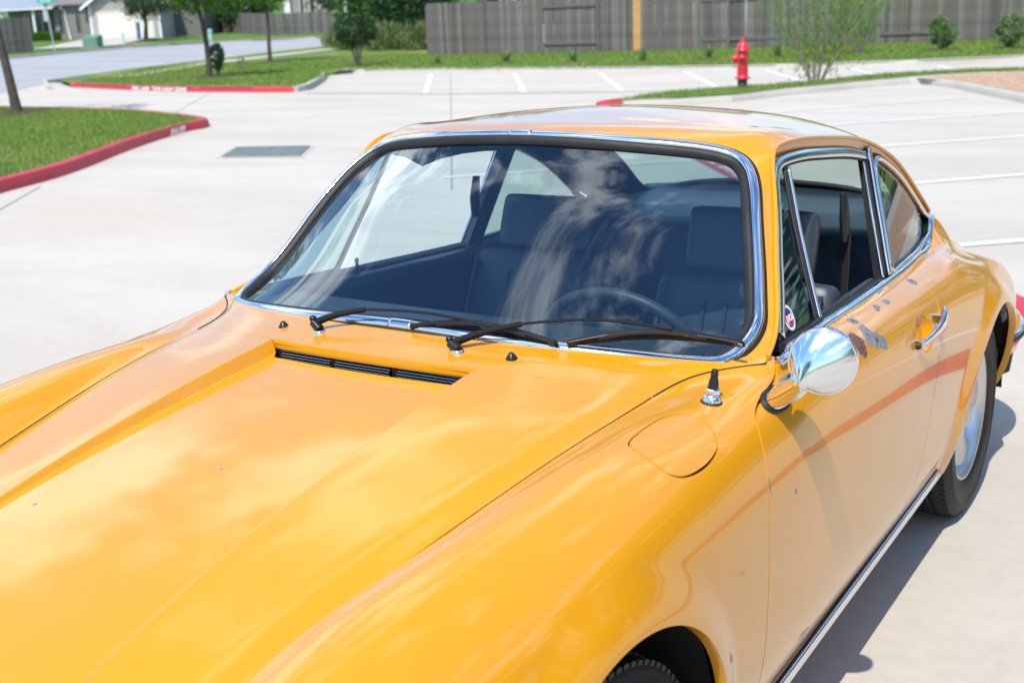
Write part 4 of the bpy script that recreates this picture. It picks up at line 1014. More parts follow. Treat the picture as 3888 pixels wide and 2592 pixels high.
# round club sticker in the vent window
def sticker():
    st = empty('window_sticker'); st.parent = doors[1]
    c0,n0 = winp(.932,.925,-.0165); c0b,_ = winp(.96,.925,-.0165); c0c,_ = winp(.932,.95,-.0165)
    ex = (c0b-c0)/np.linalg.norm(c0b-c0); ez = c0c-c0; ez -= ex*(ez@ex); ez /= np.linalg.norm(ez); n = np.cross(ex,ez); n = n if n[0] > 0 else -n
    def P(u,v,h): return c0+ex*u+ez*v+n*h
    R = .027
    def disc(name, pts, h, mat):
        b = MB(); q = [P(u*R,v*R,h) for u,v in pts]; f = tuple(range(len(q)))
        b.add(q,[f]); return b.build(name, mat, st)
    circ = lambda r: [(r*math.cos(a),r*math.sin(a)) for a in np.linspace(0,2*math.pi,40,endpoint=False)]
    wh = simple('sticker_white',(.8,.8,.82),.35); bl = simple('sticker_blue',(.03,.06,.42),.35); rd = simple('sticker_red',(.72,.03,.03),.35); bk = simple('sticker_dark',(.02,.02,.05),.4)
    disc('sticker_disc', circ(1), .0, wh); disc('blue_field', circ(.76), .0004, bl)
    lower = [(.76*math.cos(a),.76*math.sin(a)) for a in np.linspace(math.radians(198),math.radians(342),24)]
    disc('red_band', [(-.75,-.14),(-.75,.24),(.75,.24),(.75,-.14)], .0008, rd)
    disc('red_shield', [(-.62,-.14),(.62,-.14),(.40,-.50),(.0,-.74),(-.40,-.50)], .0008, rd)
    disc('winged_emblem', [(-.42,.52),(-.10,.44),(0,.60),(.10,.44),(.42,.52),(.18,.34),(.06,.26),(-.06,.26),(-.18,.34)], .0010, bk)
    disc('horse_emblem', [(-.22,-.26),(.10,-.20),(.26,-.30),(.12,-.42),(.16,-.60),(.02,-.46),(-.10,-.62),(-.10,-.42)], .0012, bl)
    def text(body, size, u, v, mat, h, ang=0.):
        cu = bpy.data.curves.new('lettering','FONT'); cu.body = body; cu.size = size; cu.align_x = 'CENTER'; cu.align_y = 'CENTER'; cu.extrude = .0001; cu.offset = size*.02
        o = bpy.data.objects.new('lettering',cu); ca,sa = math.cos(ang),math.sin(ang); X = ex*ca+ez*sa; Y = -ex*sa+ez*ca; p = P(u,v,h)
        if np.cross(X,Y)@n < 0: X = -X
        mm = Matrix(((X[0],Y[0],n[0],p[0]),(X[1],Y[1],n[1],p[1]),(X[2],Y[2],n[2],p[2]),(0,0,0,1)))
        tmp = link(o); dg = bpy.context.evaluated_depsgraph_get(); me = bpy.data.meshes.new_from_object(o.evaluated_get(dg)); bpy.data.objects.remove(tmp)
        o = bpy.data.objects.new('lettering',me); me.materials.append(mat); o.matrix_world = mm; link(o, st); return o
    text('pca', .027, 0, .0012, wh, .0014)
sticker()

# ------------------------------------------------------------------ interior
SEAT = simple('black_seat_vinyl', (.028,.038,.052), .40, bump=(900,.25,.0006), var=.2, vscale=20)
DASH = simple('black_dash', (.030,.036,.042), .45, bump=(350,.4,.001))
def pad(name, c, w, h, d, tilt, parent, mat=SEAT, r=.035, n=8, bow=.0, turn=0.):
    """soft rounded slab: c centre of the lower edge, w wide (x), h high, d thick (y), leaning back by tilt"""
    V = []; rows = 18; cols = 28
    Mx = Matrix.Translation(c) @ Matrix.Rotation(turn,4,'Z') @ Matrix.Rotation(-tilt,4,'X')
    for i in range(rows+1):
        f = i/rows; z = h*(.5-.5*math.cos(math.pi*f)); e = max(0.,1-((abs(2*f-1))**4.5)); sc = .25+.75*e**.45
        for k in range(cols):
            a = 2*math.pi*k/cols; cx_, cy_ = math.cos(a), math.sin(a)
            x = math.copysign(abs(cx_)**.40,cx_)*w/2*(.82+.18*sc if f < .5 else .58+.42*sc**.8); y = math.copysign(abs(cy_)**.45,cy_)*d/2*sc
            V.append(Mx @ Vector((x, y+bow*math.sin(math.pi*f)*(1 if y < 0 else 0), z)))
    F = [(i*cols+k, i*cols+(k+1)%cols, (i+1)*cols+(k+1)%cols, (i+1)*cols+k) for i in range(rows) for k in range(cols)]
    b = MB(); b.add(V,F,True); b.add(V[:cols],[tuple(range(cols))[::-1]]); b.add(V[-cols:],[tuple(range(cols))]); return b.build(name, mat, parent)
def seat(x, y, zt, tilt):
    s = empty('front_seat'); s.parent = car
    h = (zt-.42)/math.cos(tilt); by = y-math.sin(tilt)*h+.02
    pad('backrest', (x,by,.40), .47, h, .11, tilt, s)
    pad('seat_cushion', (x,by-.10,.36), .48, .46, .12, math.radians(-80)*-1-math.radians(160), s) if False else pad('seat_cushion', (x,by-.02,.40), .48, .48, .13, -math.radians(84), s)
    hz = zt-.015; hp = (x, y+.012, hz); pad('headrest', hp, .325, .165, .085, tilt*.8, s)
    for dx in (-.085,-.028,.028,.085):     # pleats on the backrest
        P = [Vector((x+dx, by+math.sin(tilt)*h*f-.058*math.cos(tilt)*1.0, .42+(zt-.42)*f)) for f in np.linspace(.15,.86,8)]
        b = MB(); b.tube(P, .0045, 6); b.build('backrest_pleat', SEAT, s)
    for sx in (-.205,.205):
        P = [Vector((x+sx, by+math.sin(tilt)*h*f-.058, .42+(zt-.42)*f)) for f in np.linspace(.1,.93,8)]; b = MB(); b.tube(P,.006,6); b.build('seat_piping', SEAT, s)
seat(.385, 1.375, .905, math.radians(18)); seat(-.355, 1.640, .865, math.radians(26))
# rear bench back with pleats, parcel shelf, tunnel
def rear_bench():
    r = empty('rear_seat'); r.parent = car; V = []; nx, nz = 90, 10
    for i in range(nx):
        x = -.56+1.12*i/(nx-1); pl = .007*abs(math.sin(math.pi*(x+.56)/.098))**.35
        for j in range(nz):
            f = j/(nz-1); z = .52+.385*math.sin(math.pi/2*min(f*1.12,1.)); y = 1.90+.16*f+(.06*max(0,f-.82)/.18)-pl*(1-max(0,f-.8)*4)
            V.append((x, y, z-(.02 if j == nz-1 else 0)))
    b = MB(); b.add(V, [q[::-1] for q in grid_faces(nx,nz)], True); b.build('rear_backrest', SEAT, r)
rear_bench()
V = []; 
for y,z in ((2.05,.905),(2.12,.915),(2.30,.925),(2.48,.93),(2.56,.945)):
    for x in np.linspace(-.56,.56,20): V.append((x*(1-.12*max(0,y-2.2)/.3), y, z-.02*(x/.56)**2))
b = MB(); b.add(V, [q[::-1] for q in grid_faces(5,20)], True); b.build('parcel_shelf', BLUE_VINYL, car)
def dash():
    V = []; nx = 50
    for i in range(nx):
        x = -.62+1.24*i/(nx-1); bl = math.exp(-((x-.36)/.20)**4)
        for y,z in ((.515+.30*x*x,.905-.07*x*x),(.60+.27*x*x,.900-.05*x*x),(.70+.16*x*x,.893-.03*x*x+.012*bl),(.80+.06*x*x,.886-.02*x*x+.018*bl),(.845+.03*x*x,.874+.012*bl),(.855,.84),(.85,.76),(.80,.68)): V.append((x,y,z))
    b = MB(); b.add(V, [q for q in grid_faces(nx,8)], True); b.build('dashboard', DASH, car)
    for i in range(9):
        x = -.52+.06*i; b = MB(); b.box((x,.555+.3*x*x,.9035-.062*x*x),(x+.046,.563+.3*x*x,.9055-.062*x*x)); b.build('defroster_slot', BLACK_PLASTIC, car)
    c_ = Vector((.36,.80,.815)); ax = Vector((0,.90,.43)).normalized(); M_ = frame_mat(c_, ax)
    s = empty('steering_wheel'); s.parent = car; R = .192; b = MB(); P = [M_ @ Vector((R*math.cos(t),R*math.sin(t),0)) for t in np.linspace(0,2*math.pi,49)]
    b.tube(P, .0125, 10, cap=False); b.build('wheel_rim', DASH, s)
    for a in (.15, math.pi-.15, -math.pi/2):
        b = MB(); b.tube([M_ @ Vector((.03*math.cos(a),.03*math.sin(a),-.03)), M_ @ Vector((.19*math.cos(a),.19*math.sin(a),0))],.008,8,flat=.4); b.build('wheel_spoke', DASH, s)
    b = MB(); b.lathe([(.055,-.06),(.055,-.02),(.04,-.008),(.0,-.005)],24,M_); b.build('horn_pad', DASH, s)
dash()
# seat belt hanging by the door post
b = MB(); b.tube([(.560,1.590,.955),(.558,1.585,1.01),(.552,1.59,1.075)],[.019,.021,.015],12,flat=.55); b.build('belt_guide', BLACK_PLASTIC, car)
P = resample([(.562,1.60,.97),(.560,1.60,.90),(.558,1.60,.80),(.555,1.60,.62)],16); ribbon('belt_webbing', P, .046, .002, simple('belt_webbing',(.03,.03,.032),.8), car, up=(-.8,-.6,0))
b = MB(); b.tube([(-.560,1.590,.955),(-.558,1.585,1.01),(-.552,1.59,1.075)],[.019,.021,.015],12,flat=.55); b.build('belt_guide', BLACK_PLASTIC, car)
# sun visors and sagging headlining folds
for s in (1,-1):
    V = []; 
    for i in range(14):
        x = s*(.06+.40*i/13)
        for j,(dy,dz) in enumerate(((0,0),(.05,-.012),(.11,-.012-.018*math.sin(i*.5+s)),(.16,-.004))): V.append((x,1.075+dy+.25*x*x,1.245+dz-.11*x*x))
    b = MB(); b.add(V, [q if s > 0 else q[::-1] for q in grid_faces(14,4)], True); b.build('sun_visor', HEADLINER, car)

# torn headlining sagging along the right window edge
V = []
for (y,z),h in zip([(1.15,1.205),(1.21,1.205),(1.28,1.205),(1.37,1.195),(1.47,1.185),(1.58,1.172),(1.68,1.155)],[.015,.030,.062,.042,.030,.022,.014]):
    for f in (0,.5,1): V.append((-.515-.012*math.sin(math.pi*f), y, z-h*f))
b = MB(); b.add(V, grid_faces(7,3), True); b.build('sagging_headlining', HEADLINER, car)
# ------------------------------------------------------------------ ground
CX, CY = 1.48, -1.34
def gz(x, y):
    r = np.hypot(np.asarray(x)-CX, np.asarray(y)-CY); return .0085*np.maximum(0, r-45)+.024*np.maximum(0, r-98)*(r < 400)
def concrete(name, c0, c1, scale=1., joints=False):
    m, t, b = nt(name); k = NB(t); P = k.coord('Object')
    st = k.noise(k.scaled(P,(.35*scale,.9*scale,1)), .9, 6, .55, .4); fine = k.noise(P, 18, 6, .65); mid = k.noise(P, 3.2, 5, .6)
    c = k.mix(k.ramp(st,.3,.7), c0, c1)
    c = k.mix(k.m('MULTIPLY', k.ramp(mid,.52,.75), .35), c, tuple(v*.86 for v in c0))
    spots = k.ramp(k.noise(P, 5.5, 3, .5), .74, .80); c = k.mix(k.m('MULTIPLY', spots, .35), c, (.20,.19,.18))
    warm = k.ramp(k.noise(P,.33,4,.5),.5,.72); c = k.mix(k.m('MULTIPLY', warm, .45), c, (c0[0]*1.04,c0[1]*.95,c0[2]*.86))
    v = k.ramp(fine,.25,.75,.93,1.05,False); c = k.vm('SCALE', c, scale=v)
    k.L(c, b.inputs['Base Color']); b.inputs['Roughness'].default_value = .82; b.inputs['Specular IOR Level'].default_value = .3
    broom = k.noise(k.scaled(P,(220,9,1)), 1., 2, .5); h = k.m('ADD', k.m('MULTIPLY', broom, .5), k.m('MULTIPLY', fine, 1.))
    k.L(k.bump(h, .25, .003), b.inputs['Normal']); return m
LOT = concrete('lot_concrete', (.455,.408,.342), (.515,.468,.402))
STREET = concrete('street_concrete', (.30,.30,.30), (.36,.36,.36), .5)
CURB = concrete('curb_concrete', (.44,.41,.36), (.50,.47,.42))
WALK = concrete('walk_concrete', (.44,.40,.34), (.50,.45,.39))
def painted(name, col, worn=.18):
    m, t, b = nt(name); k = NB(t); P = k.coord('Object'); n = k.noise(P, 14, 6, .65); n2 = k.noise(P, 2.2, 4, .6)
    w = k.m('MULTIPLY', k.ramp(n,.60,.72), k.ramp(n2,.42,.62)); c = k.mix(k.ramp(n2,.3,.7), tuple(v*.86 for v in col), col)
    k.L(k.mix(k.m('MULTIPLY', w, worn*4, clamp=True), c, (.36,.33,.30)), b.inputs['Base Color']); b.inputs['Roughness'].default_value = .6
    k.L(k.bump(n, .3, .003), b.inputs['Normal']); return m
RED = painted('red_curb_paint', (.50,.035,.05)); WHITE = painted('white_line_paint', (.74,.74,.73), .1); FADED = simple('faded_red_line', (.42,.27,.235), .8, var=.1, vscale=3)
def grass_mat(name, dry=.3, g0=(.085,.165,.022), g1=(.135,.215,.035), yel=(.27,.27,.07)):
    m, t, b = nt(name); k = NB(t); P = k.coord('Object')
    a = k.noise(P, 1.3, 5, .6); f = k.noise(P, 24, 5, .7); y = k.noise(k.scaled(P,(1,1,1)), .55, 4, .6, .3)
    c = k.mix(k.ramp(a,.3,.7), g0, g1); c = k.mix(k.m('MULTIPLY', k.ramp(y,.46,.68), dry), c, yel)
    c = k.vm('SCALE', c, scale=k.ramp(f,.2,.8,.62,1.3,False)); k.L(c, b.inputs['Base Color']); b.inputs['Roughness'].default_value = .75; b.inputs['Specular IOR Level'].default_value = .2
    k.L(k.bump(k.noise(P, 60, 4, .7), .8, .03), b.inputs['Normal']); return m
GRASS = grass_mat('mown_grass', .95); GRASS_FAR = grass_mat('far_grass', .35, (.06,.14,.02), (.10,.18,.03))
def area(name, poly, z, mat, cell=.5, kind='structure', parent=None, terrain=True):
    P = np.array(poly,float); x0,y0 = P.min(0); x1,y1 = P.max(0); nx = max(2,int((x1-x0)/cell)+2); ny = max(2,int((y1-y0)/cell)+2)
    X, Y = np.meshgrid(np.linspace(x0-1e-3,x1+1e-3,nx), np.linspace(y0-1e-3,y1+1e-3,ny), indexing='ij')
    V = np.stack([X,Y,np.zeros_like(X)],-1).reshape(-1,3); i = np.arange(nx-1)[:,None]; j = np.arange(ny-1)[None,:]; a = (i*ny+j).ravel()
    F = [tuple(q) for q in np.stack([a,a+ny,a+ny+1,a+1],1)]; N = np.tile([0,0,1.],(len(V),1))
    V,N,F,_ = clip(V,N,F,-poly_sdf(V[:,:2],P)); V[:,2] = z+(gz(V[:,0],V[:,1]) if terrain else 0)
    o = shell(name,V,F,None,mat,parent); return tag(o, kind=kind) if kind else o
def ring_mesh(name, inner, outer, z, mat, parent=None, kind='structure'): pass
area('parking_lot', [(-34,-30),(60,-40),(60,48),(-8,34),(-30,34),(-34,20)], 0., LOT, 1.5)
area('street', [(-20,5),(-28,18.5),(-33.09,24.34),(-36.53,30.48),(-40.19,38.55),(-44.8,51.8),(-44,62),(-60.6,70.6),(-65.4,67.3),(-68.3,61.3),(-66.4,55.7),(-65.7,51.5),(-60.3,41.3),(-52,22),(-40,-8),(-33,-8)], .006, STREET, 1.5)
base = area('terrain', [(-420,-200),(420,-200),(420,600),(-420,600)], -.25, GRASS_FAR, 14)
# lawns (raised on curbs)
ISL = [(-9.24,5.55),(-9.45,5.99),(-9.81,6.77),(-10.46,7.85),(-11.57,9.42),(-12.65,11.15),(-12.95,11.75),(-13.05,12.15),(-13.3,12.5),(-14.2,13.0),(-15.3,13.4),(-16.5,13.85),(-18.5,14.2),(-21.3,14.3),(-30,14.0),(-34,8),(-26,-4),(-14,-3),(-10,2)]
ISLc = smooth_closed(ISL, 220)
def inset(P, d):
    P = np.asarray(P); T = np.roll(P,-1,0)-np.roll(P,1,0); T /= np.linalg.norm(T,axis=1,keepdims=True)+1e-9; N = np.stack([-T[:,1],T[:,0]],1)
    area_ = .5*np.sum(P[:,0]*np.roll(P[:,1],-1)-np.roll(P[:,0],-1)*P[:,1]); return P+N*d*(1 if area_ > 0 else -1)
area('island_lawn', inset(ISLc,.14), .12, GRASS, .25)
L2 = [(-29.1,21.95),(-24.86,20.64),(-21.67,19.98),(-19.29,19.83),(-18.16,19.96),(-18.6,20.82),(-21.17,24.22),(-23.4,26.9),(-23.57, 27.56), (-22.92, 27.93), (-18.37, 27.68), (-12.49, 26.94), (-9.11, 27.18), (-6.35, 28.43), (-4.19, 30.02),(10,42),(60,90),(60,260),(-44,260),(-44,62),(-44.47,51.83),(-41.62,43.59),(-38.81,36.71),(-35.9,29.94),(-32.53,24.09)]
area('lawn', L2, .12, GRASS, .8)
area('far_lawn', [(-52,22),(-60.3,41.3),(-65.7,51.5),(-66.4,55.7),(-68.3,61.3),(-65.4,67.3),(-60.6,70.6),(-44.02,62),(-44.02,260),(-260,260),(-260,22)], .10, GRASS_FAR, 3.)
area('sidewalk', [(-29.65,24.5),(-34.33,32.45),(-37.72,41.67),(-41.5,53),(-42.6,53),(-38.84,41.9),(-35.5,32.3),(-30.9,24.4)], .126, WALK, .8)
area('driveway', [(-85.2,66.6),(-79.4,69.6),(-73.5,60.3),(-69.5,62.0),(-69.4,60.7),(-73.8,52.5)], .17, WALK, 1.)
L3 = [(-8.1, 16.1), (-7.9, 16.15), (-7.71, 16.48), (-7.17, 16.83), (-6.46, 17.64), (-6.02, 19.24), (-5.42, 20.71), (-4.79, 21.93), (-4.4, 22.6), (-3.7, 23.3), (-1.0, 24.2), (1.5, 24.6), (1.5, 26.3), (-2.3, 25.2), (-4.38, 24.4), (-5.57, 23.08), (-6.31, 20.86), (-7.23, 19.49), (-7.93, 18.44), (-8.05, 17.45), (-7.91, 16.06)]
area('strip_lawn', L3, .125, GRASS, .25)
GRAVEL = simple('tan_gravel', (.42,.27,.18), .9, bump=(30,.9,.03), var=.35, vscale=22)
GB = [(-4.65, 22.0), (-4.4, 22.6), (-3.7, 23.3), (-1.0, 24.2), (6, 24.3), (6, 12.2), (0.35, 14.4), (-1.75, 17.5), (-3.55, 20.8)]
area('gravel_bed', GB, .11, GRAVEL, .4)
# curbs: a rounded concrete kerb carried along each edge
def curb(name, path, mat, h=.15, label=None, side=1, cat='curb'):
    P = np.array([(x,y,gz(x,y)-.02) for x,y in path],float); n = len(P); N = np.tile([0,0,1.],(n,1)); s = side
    pr = [(0,0),(.012*s,h*.55),(.030*s,h*.93),(.045*s,h),(.13*s,h+.004),(.15*s,h-.01),(.15*s,0)]
    o = sweep(name, P, N, pr if s < 0 else pr[::-1], mat, None, smooth=False); return tag(o, label, cat)
isl_o = ISLc if .5*np.sum(ISLc[:,0]*np.roll(ISLc[:,1],-1)-np.roll(ISLc[:,0],-1)*ISLc[:,1]) > 0 else ISLc[::-1]
curb('painted_curb', np.vstack([isl_o,isl_o[:1]]), RED, .15, 'bright red painted curb around the grass island at left', -1)
dn = lambda pts, n: smooth_open(pts, n)
curb('painted_curb', [(-29.35,22.35),(-29.1,21.95),(-24.86,20.64),(-21.67,19.98),(-19.29,19.83),(-18.3,19.9)], RED, .15, 'straight red painted curb with white lettering in front of the lawn trees', -1)
curb('concrete_curb', [(-18.3, 19.9), (-18.25, 20.0), (-18.7, 20.9), (-21.17, 24.22), (-23.4, 26.9), (-23.62, 27.45), (-23.3, 27.80), (-22.6, 27.95), (-21.5, 27.9)], CURB, .15, 'pale angled curb rising from the red curb to the far stalls', -1)
curb('concrete_curb', [(-22.92, 27.93), (-18.37, 27.68), (-12.49, 26.94), (-9.11, 27.18), (-6.35, 28.43), (-4.19, 30.02), (10.0, 41.9)], CURB, .15, 'pale concrete curb along the far parking stalls and the fence lawn', -1)
curb('concrete_curb', [(-8.05,16.05),(-7.75,16.3),(-7.17,16.75),(-6.42,17.58),(-5.96,19.15),(-5.36,20.62),(-4.85,21.65),(-4.68,21.92),(-4.45,21.88),(-4.2,21.55)], CURB, .13, 'pale concrete curb along the lot side of the narrow grass strip', -1)
curb('concrete_curb', [(-4.3,21.72),(-4.2,21.5),(-3.62,20.7),(-1.80,17.4),(.3,14.2),(6,12)], CURB, .13, 'pale concrete curb in front of the tan gravel bed at right', -1)
curb('painted_curb', [(-8.25,16.9),(-8.3,16.4),(-8.2,16.1),(-8.05,16.0),(-7.75,16.25)], RED, .135, 'short red curb nose at the tip of the narrow grass strip', -1)
curb('concrete_curb', [(-28.6,21.0),(-32.9,24.0),(-36.2,29.9),(-39.1,36.7),(-41.9,43.6),(-44.7,51.8)], CURB, .13, 'pale street curb beyond the sidewalk and lawn trees', -1)
curb('concrete_curb', [(-60.6,70.6),(-65.4,67.3),(-68.3,61.3),(-66.4,55.7),(-65.7,51.5),(-60.3,41.3),(-52,22)], CURB, .14, 'far street curb in front of the houses', 1)
# stall lines, joints, fire-lane stripe
def strip(name, a, b_, w, z, mat, parent=None, kind=None, label=None, cat=None):
    a = np.array(a,float); b_ = np.array(b_,float); d = (b_-a)/np.linalg.norm(b_-a); n = np.array([-d[1],d[0]])*w/2
    L = np.linalg.norm(b_-a); k = max(2,int(L/1.2)); V = []; 
    for i in range(k+1):
        p = a+(b_-a)*i/k
        for q in (p-n,p+n): V.append((q[0],q[1],z+float(gz(*q))))
    mb = MB(); mb.add(V,[(2*i,2*i+2,2*i+3,2*i+1) for i in range(k)]); return mb.build(name, mat, parent, kind=kind, label=label, cat=cat)
lot = bpy.data.objects['parking_lot']
for a,b_ in [((-5.25,15.5),(-2.95,18.65)),((-6.3,11.0),(-1.0,16.95)),((-5.6,8.3),(0.2,14.5)),((-3.2,7.1),(2.0,12.6)),((-1.2,5.65),(3.6,10.1)),((1.4,4.6),(6.0,8.6))]: strip('stall_line', a, b_, .105, .006, WHITE, lot)
for a,b_ in [((-19.35,26.69),(-14.32,19.68)),((-16.53,26.7),(-11.9,19.8)),((-13.79,26.5),(-9.8,20.14)),((-11.5,26.7),(-8.17,21.06)),((-9.7,27.4),(-7.06,22.78)),((-7.56,27.38),(-6.28,24.99)),((-5.86,28.46),(-4.9,26.48))]: strip('stall_line', a, b_, .11, .006, WHITE, lot)
DARKJ = simple('joint_filler', (.20,.19,.175), .9)
for a,b_ in [((-19.4,27.72),(-5.0,7.6)),((-22,21),(-12,9.5)),((-9.5,6.5),(-1.5,-2.6))]: strip('expansion_joint', a, b_, .012, .0045, DARKJ, lot)
for a,b_ in [((-17.59,19.51),(-13.5,19.37)),((-13.5,19.37),(-10.59,19.8)),((-10.59,19.8),(-8.7,20.3))]: strip('faded_line', a, b_, .10, .008, FADED, lot)
stripe = strip('fire_lane_stripe', (-6.6,14.35), (9.0,-6.7), .33, .006, RED, lot)
def ground_text(body, size, pos, ang, mat, parent, z=.011, tilt=None, name='lettering', xs=1.):
    cu = bpy.data.curves.new(name,'FONT'); cu.body = body; cu.size = size; cu.align_x = 'CENTER'; cu.align_y = 'CENTER'; cu.extrude = .001; cu.offset = size*.03; cu.space_character = 1.1
    o = bpy.data.objects.new(name,cu); link(o); me = bpy.data.meshes.new_from_object(o.evaluated_get(bpy.context.evaluated_depsgraph_get())); bpy.data.objects.remove(o)
    o = bpy.data.objects.new(name,me); me.materials.append(mat)
    R = Matrix.Rotation(ang,4,'Z') @ (Matrix.Rotation(tilt,4,'X') if tilt else Matrix()) @ Matrix.Diagonal((xs,1,1,1)); o.matrix_world = Matrix.Translation((pos[0],pos[1],z)) @ R; return link(o, parent)
sa = math.atan2(-.804,.595)
ground_text('FIRE LANE  TOW AWAY ZONE', .24, (-3.6,10.31), sa+math.pi, WHITE, lot, .012)
c1, c2 = [o for o in bpy.data.objects if o.name.startswith('painted_curb')][:2]
a = math.atan2(19.98-20.64, -21.67+24.86); ground_text('FIRE LANE  TOW AWAY ZONE', .135, (-23.35,20.27), a, WHITE, c2, .058, math.radians(80), xs=1.35)
a = math.atan2(12.05-10.6, -13.15+12.35); ground_text('FIRE LANE', .13, (-12.62,11.22), a+math.pi, WHITE, c1, .062, math.radians(80))
# storm drain grate: bars between the frame, over a flat dark sheet coloured as the pit's shade, in a paler apron
dr_ = empty('drain_grate', (-9.3,9.7,0), 'steel storm drain grate set in the pale lot pavement', 'drain')
gA, gB, gC, gD = map(np.array, ((-9.54,9.11),(-10.13,9.94),(-9.18,10.32),(-8.54,9.43)))
STEEL = simple('weathered_steel', (.24,.26,.24), .6, .3, bump=(60,.2,.002), var=.2)
def lp(u, v): return (gA*(1-u)*(1-v)+gB*v*(1-u)+gC*u*v+gD*u*(1-v))-[-9.3,9.7]
b = MB(); q = [lp(-.05,-.10),lp(1.05,-.10),lp(1.05,1.10),lp(-.05,1.10)]; b.add([(x,y,.005) for x,y in q],[(0,1,2,3)]); b.build('drain_apron', WALK, dr_)
b = MB(); b.add([(*lp(0,0),.008),(*lp(1,0),.008),(*lp(1,1),.008),(*lp(0,1),.008)],[(0,1,2,3)]); b.build('drain_pit_shade', simple('drain_dark',(.03,.03,.03),.9), dr_)
for i in range(22):
    u = (i+.5)/22; b = MB(); h = .012; q = [lp(u-.014,.03),lp(u+.014,.03),lp(u+.014,.97),lp(u-.014,.97)]; b.add([(x,y,z) for z in (.009,.009+h) for x,y in q],[(4,5,6,7),(0,1,5,4),(1,2,6,5),(2,3,7,6),(3,0,4,7)]); b.build('grate_bar', STEEL, dr_)
for v in (.02,.34,.66,.98):
    b = MB(); q = [lp(0,v-.015),lp(1,v-.015),lp(1,v+.015),lp(0,v+.015)]; b.add([(x,y,z) for z in (.0095,.023) for x,y in q],[(4,5,6,7),(0,1,5,4),(1,2,6,5),(2,3,7,6),(3,0,4,7)]); b.build('cross_bar', STEEL, dr_)
# grass blades
def fast_mesh(name, V, n, mat, parent=None, **kw):
    """V (k*n,3) as k separate n-gons"""
    me = bpy.data.meshes.new(name); k = len(V)//n; me.vertices.add(len(V)); me.vertices.foreach_set('co', np.asarray(V,np.float32).ravel())
    me.loops.add(k*n); me.loops.foreach_set('vertex_index', np.arange(k*n,dtype=np.int32)); me.polygons.add(k)
    me.polygons.foreach_set('loop_start', np.arange(k,dtype=np.int32)*n); me.polygons.foreach_set('loop_total', np.full(k,n,np.int32)); me.update(calc_edges=True)
    if mat: me.materials.append(mat)
    o = link(bpy.data.objects.new(name, me), parent); return tag(o, **kw) if kw else o
def leaf_mat(name, cols, trans=.35, rough=.5):
    m = bpy.data.materials.new(name); m.use_nodes = True; t = m.node_tree; t.nodes.clear(); k = NB(t); o = k.n('ShaderNodeOutputMaterial')
    g = k.n('ShaderNodeNewGeometry'); cr = k.n('ShaderNodeValToRGB'); k.L(g.outputs['Random Per Island'], cr.inputs[0])
    cr.color_ramp.elements[0].color = (*cols[0],1); cr.color_ramp.elements[1].color = (*cols[-1],1)
    for i,c in enumerate(cols[1:-1]): e = cr.color_ramp.elements.new((i+1)/(len(cols)-1)); e.color = (*c,1)
    d = k.n('ShaderNodeBsdfPrincipled'); k.L(cr.outputs[0], d.inputs['Base Color']); d.inputs['Roughness'].default_value = rough; d.inputs['Specular IOR Level'].default_value = .35
    tr = k.n('ShaderNodeBsdfTranslucent'); k.L(k.vm('MULTIPLY', cr.outputs[0], (1.15,1.35,.6)), tr.inputs[0])
    ms = k.n('ShaderNodeMixShader'); ms.inputs[0].default_value = trans; k.L(d.outputs[0], ms.inputs[1]); k.L(tr.outputs[0], ms.inputs[2]); k.L(ms.outputs[0], o.inputs[0]); return m
BLADE = leaf_mat('grass_blade', [(.085,.18,.022),(.13,.23,.03),(.19,.27,.045),(.34,.33,.10)], .3)
def blades(name, poly, n, z, hgt, wid):
    P = np.array(poly); lo, hi = P.min(0), P.max(0); X = rng.uniform(lo,hi,(int(n*1.0),2)); X = X[poly_sdf(X,P) < -.01]; k = len(X)
    a = rng.uniform(0,2*math.pi,k); h = hgt*rng.uniform(.5,1.2,k); dx = np.cos(a)*wid/2; dy = np.sin(a)*wid/2; l = rng.normal(0,.45,(k,2))*h[:,None]
    zz = z+gz(X[:,0],X[:,1]); A = np.stack([X[:,0]-dx,X[:,1]-dy,zz],1); B = np.stack([X[:,0]+dx,X[:,1]+dy,zz],1); C_ = np.stack([X[:,0]+l[:,0],X[:,1]+l[:,1],zz+h],1)
    return fast_mesh(name, np.stack([A,B,C_],1).reshape(-1,3), 3, BLADE, kind='stuff')
vis = [(-9.35,5.0),(-9.6,6.1),(-10.6,7.9),(-11.7,9.5),(-12.75,11.3),(-13.2,12.25),(-14.4,12.95),(-16.5,13.65),(-21,14.1),(-24,14.1),(-24,10),(-14,4)]
blades('grass', vis, 150000, .118, .055, .010); blades('grass', L3, 45000, .12, .06, .012)
blades('grass', [(-29.0,22.1),(-24.8,20.8),(-18.4,20.1),(-18.9,20.9),(-23.5,27.8),(-13,27),(-6.6,28.6),(-4.3,30.2),(-6,42),(-30,39),(-36,31)], 120000, .118, .06, .03)
def pebbles(n):
    X = rng.uniform([-5.2,14],[6,26],(n,2)); X = X[poly_sdf(X,np.array(GB)) < -.05]; k = len(X); V = []; r = rng.uniform(.012,.035,k)
    base_ = np.array([[1,0,0],[0,1,0],[-1,0,0],[0,-1,0],[0,0,.8]]); tri = [(0,1,4),(1,2,4),(2,3,4),(3,0,4)]
    P3 = np.stack([X[:,0],X[:,1],np.full(k,.108)],1); Q = P3[:,None,:]+base_[None]*r[:,None,None]*rng.uniform(.7,1.2,(k,5,1)); V = np.concatenate([Q[:,list(t_)] for t_ in tri],1).reshape(-1,3)
    fast_mesh('pebbles', V, 3, leaf_mat('pebble', [(.35,.22,.15),(.5,.34,.24),(.42,.3,.22)], 0.), kind='stuff')
pebbles(9000)
